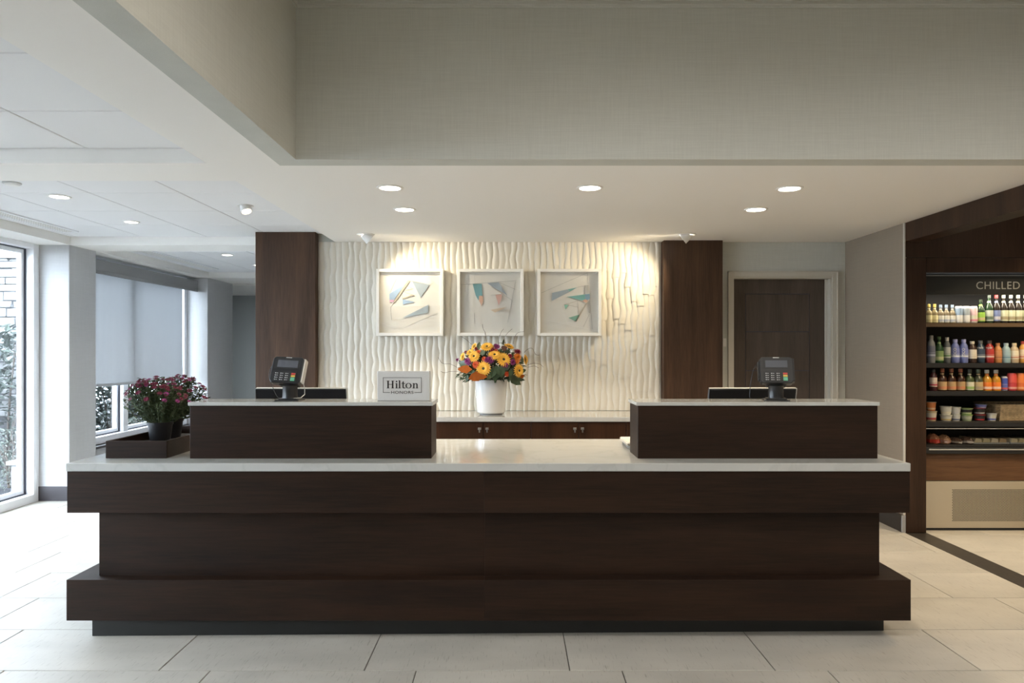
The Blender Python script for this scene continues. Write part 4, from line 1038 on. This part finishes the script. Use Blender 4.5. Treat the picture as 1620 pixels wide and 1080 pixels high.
# ================================================================== PRODUCTS IN THE COOLER
PC = {}
def pm(c, rough=.4, name=None):
    key = (c, rough)
    if key not in PC: PC[key] = mat('product_colour', c, rough)
    return PC[key]
DKB = (.014,.010,.007); GRB = (.012,.03,.012); CLR = (.16,.17,.18); AMB = (.06,.022,.008)
def product(kind, px, y, z, h, w, cols, lab, cat, grp, name):
    """cols: body, cap, label, band"""
    x = X(px, y); r = w/2
    body, cap, label, band = cols
    t = thing(name, (x, y, z+.0005), lab, cat, grp); z = z+.0005
    sg_ = 16
    if kind == 'bottle':
        prof = [(r*.94, 0), (r, h*.02), (r, h*.50), (r*.93, h*.58), (r*.45, h*.74), (r*.34, h*.80), (r*.34, h*.93), (r*.34, h*.935)]
        l0, l1, c0, cr = .08, .46, .90, .42
    elif kind == 'mini':
        prof = [(r*.94, 0), (r, h*.02), (r, h*.52), (r*.85, h*.62), (r*.40, h*.72), (r*.36, h*.88), (r*.36, h*.885)]
        l0, l1, c0, cr = .05, .42, .84, .48
    elif kind == 'pet':
        prof = [(r*.90, 0), (r, h*.04), (r, h*.30), (r*.95, h*.34), (r, h*.38), (r*.98, h*.62), (r*.85, h*.74), (r*.48, h*.85), (r*.42, h*.90), (r*.42, h*.905)]
        l0, l1, c0, cr = .20, .62, .87, .52
    elif kind == 'can':
        prof = [(r*.80, 0), (r*.98, h*.04), (r, h*.06), (r, h*.90), (r*.86, h*.97), (r*.86, h), (r*.78, h), (r*.78, h*.985), (0, h*.985)]
        l0, l1, c0, cr = .07, .45, None, 0
    elif kind == 'cup':
        prof = [(r*.74, 0), (r*.76, h*.03), (r*.93, h*.90), (r, h*.91), (r, h*.95), (0, h*.95)]
        l0, l1, c0, cr = None, None, None, 0
    m = MB().lathe(0, 0, prof, sg_, 0, cap=prof[-1][0] > 0)
    o = m.build('body', pm(body, .25 if kind in ('bottle', 'mini', 'pet') else .35), t, local=True, smooth=True)
    def ring(nm, a, b_, off, c):
        def rad(q):
            q *= h
            for (r0, z0), (r1, z1) in zip(prof[:-1], prof[1:]):
                if z0 <= q <= z1: return r0 + (r1-r0)*(q-z0)/max(1e-6, z1-z0)
            return prof[-1][0]
        qs = [a + (b_-a)*i/4 for i in range(5)]
        MB().lathe(0, 0, [(rad(q)+off, q*h) for q in qs], sg_, 0, cap=False).build(nm, pm(c, .5), t, local=True, smooth=True)
    if kind == 'cup':
        ring('label', .12, .80, .0006, label); ring('label_band', .14, .34, .0011, band)
        MB().lathe(0, 0, [(r*1.0, h*.95), (r*1.03, h*.955), (r*1.03, h*.99), (r*.9, h)], sg_).build('lid', pm(cap, .3), t, local=True, smooth=True)
    else:
        if l0 is not None:
            ring('label', l0, l1, .0007, label)
            ring('label_band', l0+(l1-l0)*.12, l0+(l1-l0)*.42, .0012, band)
        if kind == 'can': ring('upper_print', .47, .88, .0007, cap)
        if c0: MB().lathe(0, 0, [(r*cr, h*c0), (r*cr, h), (r*cr*.9, h*1.005)], sg_).build('cap', pm(cap, .4), t, local=True, smooth=True)
        if kind in ('bottle', 'mini'): ring('neck_label', .74, .80, .0008, label)
    return t
def zh(py, y): return Z(py, y)
Y1 = 5.535
z1_, z2_, z3_, z4_, z5_ = shelf_z
hh_ = lambda pix: pix*Y1/F
g1, g2, g3, g4, g5 = 'drinks on the top cooler shelf', 'drinks on the second cooler shelf', 'drinks on the third cooler shelf', 'tubs on the fourth cooler shelf', 'wrapped snacks on the lowest cooler tray'
row1 = [('mini',1469.5,30,9,((.20,.16,.08),(.55,.42,.12),(.70,.64,.36),(.55,.48,.25)),'miniature spirit bottle with gold cap and cream label nearest the post'),
 ('mini',1478.5,30,9,((.20,.16,.08),(.55,.42,.12),(.70,.64,.36),(.55,.48,.25)),'second miniature spirit bottle with gold cap and cream label'),
 ('mini',1488,29,9,((.17,.14,.09),(.25,.32,.42),(.68,.67,.60),(.40,.44,.52)),'miniature spirit bottle with blue cap beside the gold caps'),
 ('mini',1497,29,9,((.17,.14,.09),(.25,.32,.42),(.68,.67,.60),(.40,.44,.52)),'miniature spirit bottle with blue cap, middle of three'),
 ('mini',1506.5,29,9,((.17,.14,.09),(.25,.32,.42),(.68,.67,.60),(.40,.44,.52)),'miniature spirit bottle with blue cap beside the slim cans'),
 ('can',1516.5,27,11,((.60,.60,.57),(.22,.30,.40),(.62,.62,.60),(.58,.58,.55)),'slim can with blue top half beside the miniature bottles'),
 ('can',1528,27,11,((.60,.60,.57),(.30,.34,.36),(.62,.62,.60),(.58,.58,.55)),'slim can with blue top half beside the pink can'),
 ('can',1540,27,11,((.58,.50,.48),(.60,.42,.42),(.56,.54,.40),(.55,.20,.25)),'slim pink and silver can'),
 ('bottle',1551.5,37,11.5,(GRB,(.02,.03,.015),(.25,.45,.06),(.45,.35,.20)),'dark green bottle with lime green label'),
 ('bottle',1564.5,44,11.5,(GRB,(.03,.04,.03),(.40,.43,.36),(.10,.14,.10)),'dark green bottle with silver-white label'),
 ('bottle',1576,44,11.5,(DKB,(.45,.03,.03),(.16,.20,.36),(.45,.45,.5)),'dark bottle with blue label and red cap'),
 ('bottle',1587.5,44,11.5,(DKB,(.30,.32,.24),(.52,.54,.38),(.30,.26,.16)),'brown bottle with cream-green label beside the red cap'),
 ('bottle',1599,44,11.5,(DKB,(.30,.32,.24),(.52,.54,.38),(.30,.26,.16)),'brown bottle with cream-green label, second in its run'),
 ('bottle',1610.5,44,11.5,(DKB,(.30,.32,.24),(.52,.54,.38),(.30,.26,.16)),'brown bottle with cream-green label, third in its run'),
 ('bottle',1622,44,11.5,(DKB,(.30,.32,.24),(.52,.54,.38),(.30,.26,.16)),'brown bottle with cream-green label, fourth in its run')]
row2 = [('pet',1473,43,12,(CLR,(.16,.16,.16),(.10,.11,.16),(.30,.32,.40)),'clear water bottle with grey cap nearest the post'),
 ('bottle',1485.5,41,12.5,((.014,.05,.018),(.05,.09,.04),(.16,.24,.10),(.38,.40,.24)),'green sparkling water bottle'),
 ('pet',1498,40,10.5,((.09,.10,.11),(.40,.40,.40),(.34,.36,.36),(.12,.20,.10)),'clear bottle with white label beside the green bottle'),
 ('pet',1511,37,12.5,((.15,.18,.40),(.30,.32,.58),(.15,.18,.42),(.55,.58,.66)),'periwinkle blue drink bottle beside the clear bottle'),
 ('pet',1524.5,37,12.5,((.15,.18,.40),(.30,.32,.58),(.15,.18,.42),(.55,.58,.66)),'periwinkle blue drink bottle beside the dark bottle'),
 ('pet',1538,34,12.5,((.04,.022,.016),(.55,.50,.40),(.60,.55,.46),(.5,.44,.36)),'dark bottle with cream cap and cream label'),
 ('pet',1551,35,12.5,((.025,.045,.075),(.10,.11,.12),(.03,.05,.09),(.45,.46,.46)),'navy blue sports drink bottle'),
 ('pet',1565,35,13,((.26,.02,.018),(.06,.04,.04),(.38,.03,.025),(.55,.45,.42)),'red sports drink bottle'),
 ('pet',1578.5,31,11.5,((.42,.18,.06),(.36,.14,.05),(.46,.20,.08),(.26,.10,.04)),'copper brown shake bottle'),
 ('pet',1591.5,31,12.5,((.26,.37,.40),(.34,.44,.48),(.26,.37,.42),(.12,.22,.28)),'pale blue shake bottle'),
 ('pet',1604.5,31,12.5,((.42,.33,.22),(.58,.48,.30),(.60,.54,.42),(.40,.20,.14)),'cream shake bottle beside the pale blue one'),
 ('pet',1618.5,34,12,((.52,.26,.06),(.38,.05,.03),(.58,.48,.34),(.42,.14,.08)),'orange juice bottle with red cap')]
row3 = [('pet',1476.5,34,11,((.05,.012,.014),(.05,.05,.05),(.50,.42,.36),(.30,.02,.05)),'dark red juice bottle with white label nearest the post'),
 ('mini',1490.5,35,13,((.035,.013,.006),(.32,.10,.045),(.42,.28,.14),(.50,.20,.10)),'dark tea bottle with copper cap and tan label beside the red juice'),
 ('mini',1505,35,13,((.035,.013,.006),(.32,.10,.045),(.42,.28,.14),(.50,.20,.10)),'dark tea bottle with copper cap and tan label, middle of three'),
 ('mini',1519.5,35,13,((.035,.013,.006),(.32,.10,.045),(.42,.28,.14),(.50,.20,.10)),'dark tea bottle with copper cap and tan label beside the green label'),
 ('mini',1533.5,34,13,((.05,.07,.03),(.05,.06,.04),(.55,.54,.42),(.25,.38,.12)),'bottle with white and green label'),
 ('mini',1547.5,34,13,((.05,.055,.03),(.10,.13,.08),(.45,.34,.18),(.34,.26,.18)),'olive bottle with tan label beside the orange drinks'),
 ('mini',1561,33,13.5,((.42,.20,.02),(.48,.46,.40),(.70,.18,.02),(.72,.50,.40)),'orange drink bottle with bright label beside the olive bottle'),
 ('mini',1575.5,33,13.5,((.42,.20,.02),(.48,.46,.40),(.70,.18,.02),(.72,.50,.40)),'orange drink bottle with bright label beside the small can'),
 ('can',1588.5,23,9.5,((.45,.46,.52),(.05,.08,.36),(.10,.12,.40),(.55,.10,.10)),'small blue and silver can'),
 ('can',1600.5,28,13,((.50,.05,.05),(.55,.07,.06),(.45,.04,.05),(.62,.30,.26)),'red can beside the small blue can'),
 ('can',1614,28,13,((.58,.16,.04),(.62,.17,.04),(.55,.12,.03),(.62,.30,.14)),'orange can beside the red can')]
for rw, zz, g in ((row1, z1_, g1), (row2, z2_, g2), (row3, z3_, g3)):
    for kd, px, hp_, wp, cols, lab in rw:
        nm = {'bottle': 'beer_bottle', 'mini': 'drink_bottle', 'pet': 'drink_bottle', 'can': 'drink_can'}[kd]
        t = product(kd, px, Y1, zz, hh_(hp_), hh_(wp), cols, lab, 'can' if kd == 'can' else 'bottle', g, nm)
        wd = 'ZICO' if 'periwinkle' in lab else 'POWER' if lab.startswith('navy') else 'POW' if lab.startswith('red sports') else None
        if wd:                                            # print wrapped round the bottle
            h_, r0 = hh_(hp_), hh_(wp)/2
            m = text_mb(wd, h_*.36, r0*.62, 0, 0, 0) if wd == 'ZICO' else text_mb(wd, r0*1.45, h_*.09, 0, 0, 0)
            out = []
            for (x, y, z) in m.v:
                if wd == 'ZICO': x, z = -z, x
                zc_ = h_*(.45 if wd == 'ZICO' else .67); rr = r0*(1.0 if wd == 'ZICO' else .985)+.0022
                out.append((rr*math.sin(x/rr-.6), -rr*math.cos(x/rr-.6), z + zc_))
            m.v = out; m.build('lettering', pm((.70,.70,.68), .5), t, local=True)
Y4 = 5.56
WH = (.55,.54,.48); GR = (.30,.38,.18); BKc = (.02,.02,.022); RDc = (.45,.03,.03); BLc = (.10,.12,.36); ORc = (.55,.18,.05)
tubs = [(1473,0,16,17,(.45,.36,.22),(.35,.30,.22),(.50,.45,.38),(.38,.05,.05),'jar of snack dip with red band nearest the post'),
 (1473,16,14,15,ORc,(.45,.44,.36),ORc,(.60,.40,.25),'orange-labelled snack tub stacked on the dip jar'),
 (1496.5,0,10,18,WH,(.62,.60,.52),WH,(.55,.42,.16),'white yogurt tub, lower of the stack beside the dip jar'),
 (1496.5,10,13,18,WH,(.62,.60,.52),WH,(.60,.56,.44),'white yogurt tub, upper of the stack beside the dip jar'),
 (1512,0,10,14,WH,(.58,.58,.56),(.52,.52,.50),(.10,.12,.22),'white yogurt cup, lower of the stack beside the green tubs'),
 (1512,10,12,15,WH,(.58,.58,.56),(.52,.52,.50),(.50,.50,.50),'white yogurt cup, upper of the stack beside the green tubs'),
 (1529,0,10,17,GR,(.28,.46,.14),(.46,.48,.38),(.30,.34,.24),'green-lidded tub, lower of its stack'),
 (1529,10,10,18,GR,(.34,.44,.20),BKc,(.40,.46,.26),'green-lidded tub, upper of its stack'),
 (1549.5,0,10,17,BKc,RDc,BKc,RDc,'black and red berry cup, lower of its stack'),
 (1549.5,10,10,17,BKc,RDc,BKc,(.40,.40,.38),'black and red berry cup, middle of its stack'),
 (1552,20,6,17,BLc,(.45,.46,.55),BLc,(.5,.5,.55),'blue-lidded cup on top of the berry cups'),
 (1568.5,0,12,15,WH,(.55,.55,.58),WH,BLc,'white yogurt cup with blue label beside the basket')]
for px, dz, hp_, wp, b0, cp, lb, bd, lab in tubs:
    product('cup', px, Y4+.02, z4_+dz*Y4/F + (.0012 if dz else 0), hp_*Y4/F-.0006, wp*Y4/F, (b0, cp, lb, bd), lab, 'tub', g4, 'snack_tub')
# wicker basket
M['wick'] = mat('pale_wicker', (.48,.36,.22), .7, noise=.25, nscale=40)
bk = thing('wicker_basket', (4.15, 5.72, z4_+.001), 'pale rectangular wicker basket on the fourth cooler shelf', 'basket')
bx0, bx1, by0, by1, bz0, bz1 = X(1580, 5.58), X(1580, 5.58)+.42, 5.57, 5.85, z4_+.001, Z(640, 5.58)
nr = 13; strands = MB(); posts = MB()
def loop_pts(off, z, ph):
    P = []; n1 = 28; n2 = 18
    for i in range(n1): P.append((bx0+(bx1-bx0)*i/n1, by0, 0, -1))
    for i in range(n2): P.append((bx1, by0+(by1-by0)*i/n2, 1, 0))
    for i in range(n1): P.append((bx1-(bx1-bx0)*i/n1, by1, 0, 1))
    for i in range(n2): P.append((bx0, by1-(by1-by0)*i/n2, -1, 0))
    out = []
    for k, (x, y, nx_, ny_) in enumerate(P):
        s_ = off*(1 if (k+ph) % 2 else -1); fl_ = .02*(z-bz0)/(bz1-bz0)
        out.append((x+nx_*(s_+fl_), y+ny_*(s_+fl_), z))
    out.append(out[0]); return out, P
for j in range(nr):
    z = bz0+.006+(bz1-bz0-.016)*j/(nr-1)
    pts, P = loop_pts(.0028, z, j % 2); MB().tube(pts, .0036, 5).build('woven_strand', M['wick'], bk, smooth=True)
for k in range(0, len(P), 2):
    x, y, nx_, ny_ = P[k]; posts.tube([(x, y, bz0), (x+nx_*.02, y+ny_*.02, bz1-.004)], .0026, 5)
posts.build('upright_canes', M['wick'], bk)
pts, P = loop_pts(.0, bz1, 0); MB().tube(pts, .0065, 6).build('rim', M['wick'], bk, smooth=True)
MB().box(bx0+.003, bx1-.003, by0+.003, by1-.003, bz0, bz0+.006).build('basket_floor', M['wick'], bk)
# snacks on the lowest tray
def snack(px, w, h, col, wrap, lab, seed):
    y = 5.60; x = X(px, y); t = thing('wrapped_snack', (x, y, z5_+.001), lab, 'snack', g5); rr = random.Random(seed); hw = w*y/F/2; hh2 = h*y/F
    n = 14; m = MB(); vs_ = []
    lev = [(0, .86), (.15, 1.0), (.45, .98), (.75, .78), (.95, .4)]
    for zf_, s_ in lev:
        for k in range(n):
            a = 2*math.pi*k/n; q = s_*(1+rr.uniform(-.10,.10)); vs_.append((hw*q*math.cos(a), .06*q*math.sin(a), hh2*max(0, zf_+(rr.uniform(-.06,.08) if zf_ else 0))))
    m.add(vs_, [(i*n+k, i*n+(k+1) % n, (i+1)*n+(k+1) % n, (i+1)*n+k) for i in range(len(lev)-1) for k in range(n)] + [tuple(reversed(range(n))), tuple(range((len(lev)-1)*n, len(lev)*n))])
    m.build('filling', pm(col, .25), t, local=True)
    MB().add([(v[0]*1.03, v[1]*1.03-.001, v[2]*1.0) for v in vs_[n:3*n]], [(k, (k+1) % n, n+(k+1) % n, n+k) for k in range(n)]).build('wrapper_band', pm(wrap, .2), t, local=True)
snack(1475.5, 17, 16, (.30,.12,.06), (.48,.05,.03), 'red-banded wrapped sandwich nearest the post', 1)
snack(1493, 17, 14, (.34,.18,.09), (.36,.20,.14), 'clear-wrapped brown pastry beside the red-banded sandwich', 2)
snack(1511, 17, 10, (.10,.06,.04), (.30,.26,.22), 'dark wrapped brownie beside the brown pastry', 3)
snack(1529.5, 18, 11, (.12,.07,.045), (.34,.30,.26), 'dark wrapped brownie beside the food trays', 4)
for (pa, pb, lab) in ((1541, 1597, 'clear-lidded tray of pale sandwiches beside the brownies'), (1599, 1650, 'clear-lidded tray of pale sandwiches farther from the post')):
    y = 5.56; x0, x1 = X(pa, y), X(pb, y); t = thing('food_tray', ((x0+x1)/2, 5.68, z5_+.001), lab, 'food tray', 'clear-lidded food trays')
    MB().box(x0, x1, y, 5.80, z5_+.001, z5_+.012).build('tray', pm((.30,.30,.29), .4), t, bevel=.003)
    for k in range(4):
        w = (x1-x0-.02)/4; a = x0+.01+k*w
        MB().prism_xz([(a+.002, z5_+.0125), (a+w-.002, z5_+.0125), (a+w-.006, z5_+.040), (a+.012, z5_+.046)], y+.012, 5.78).build('sandwich', pm(((.62,.52,.32), (.55,.46,.26), (.66,.56,.38), (.50,.36,.2))[k], .7), t, bevel=.003)
    MB().box(x0+.003, x1-.003, y+.004, 5.795, z5_+.048, z5_+.0505).build('lid', M['picglass'], t)
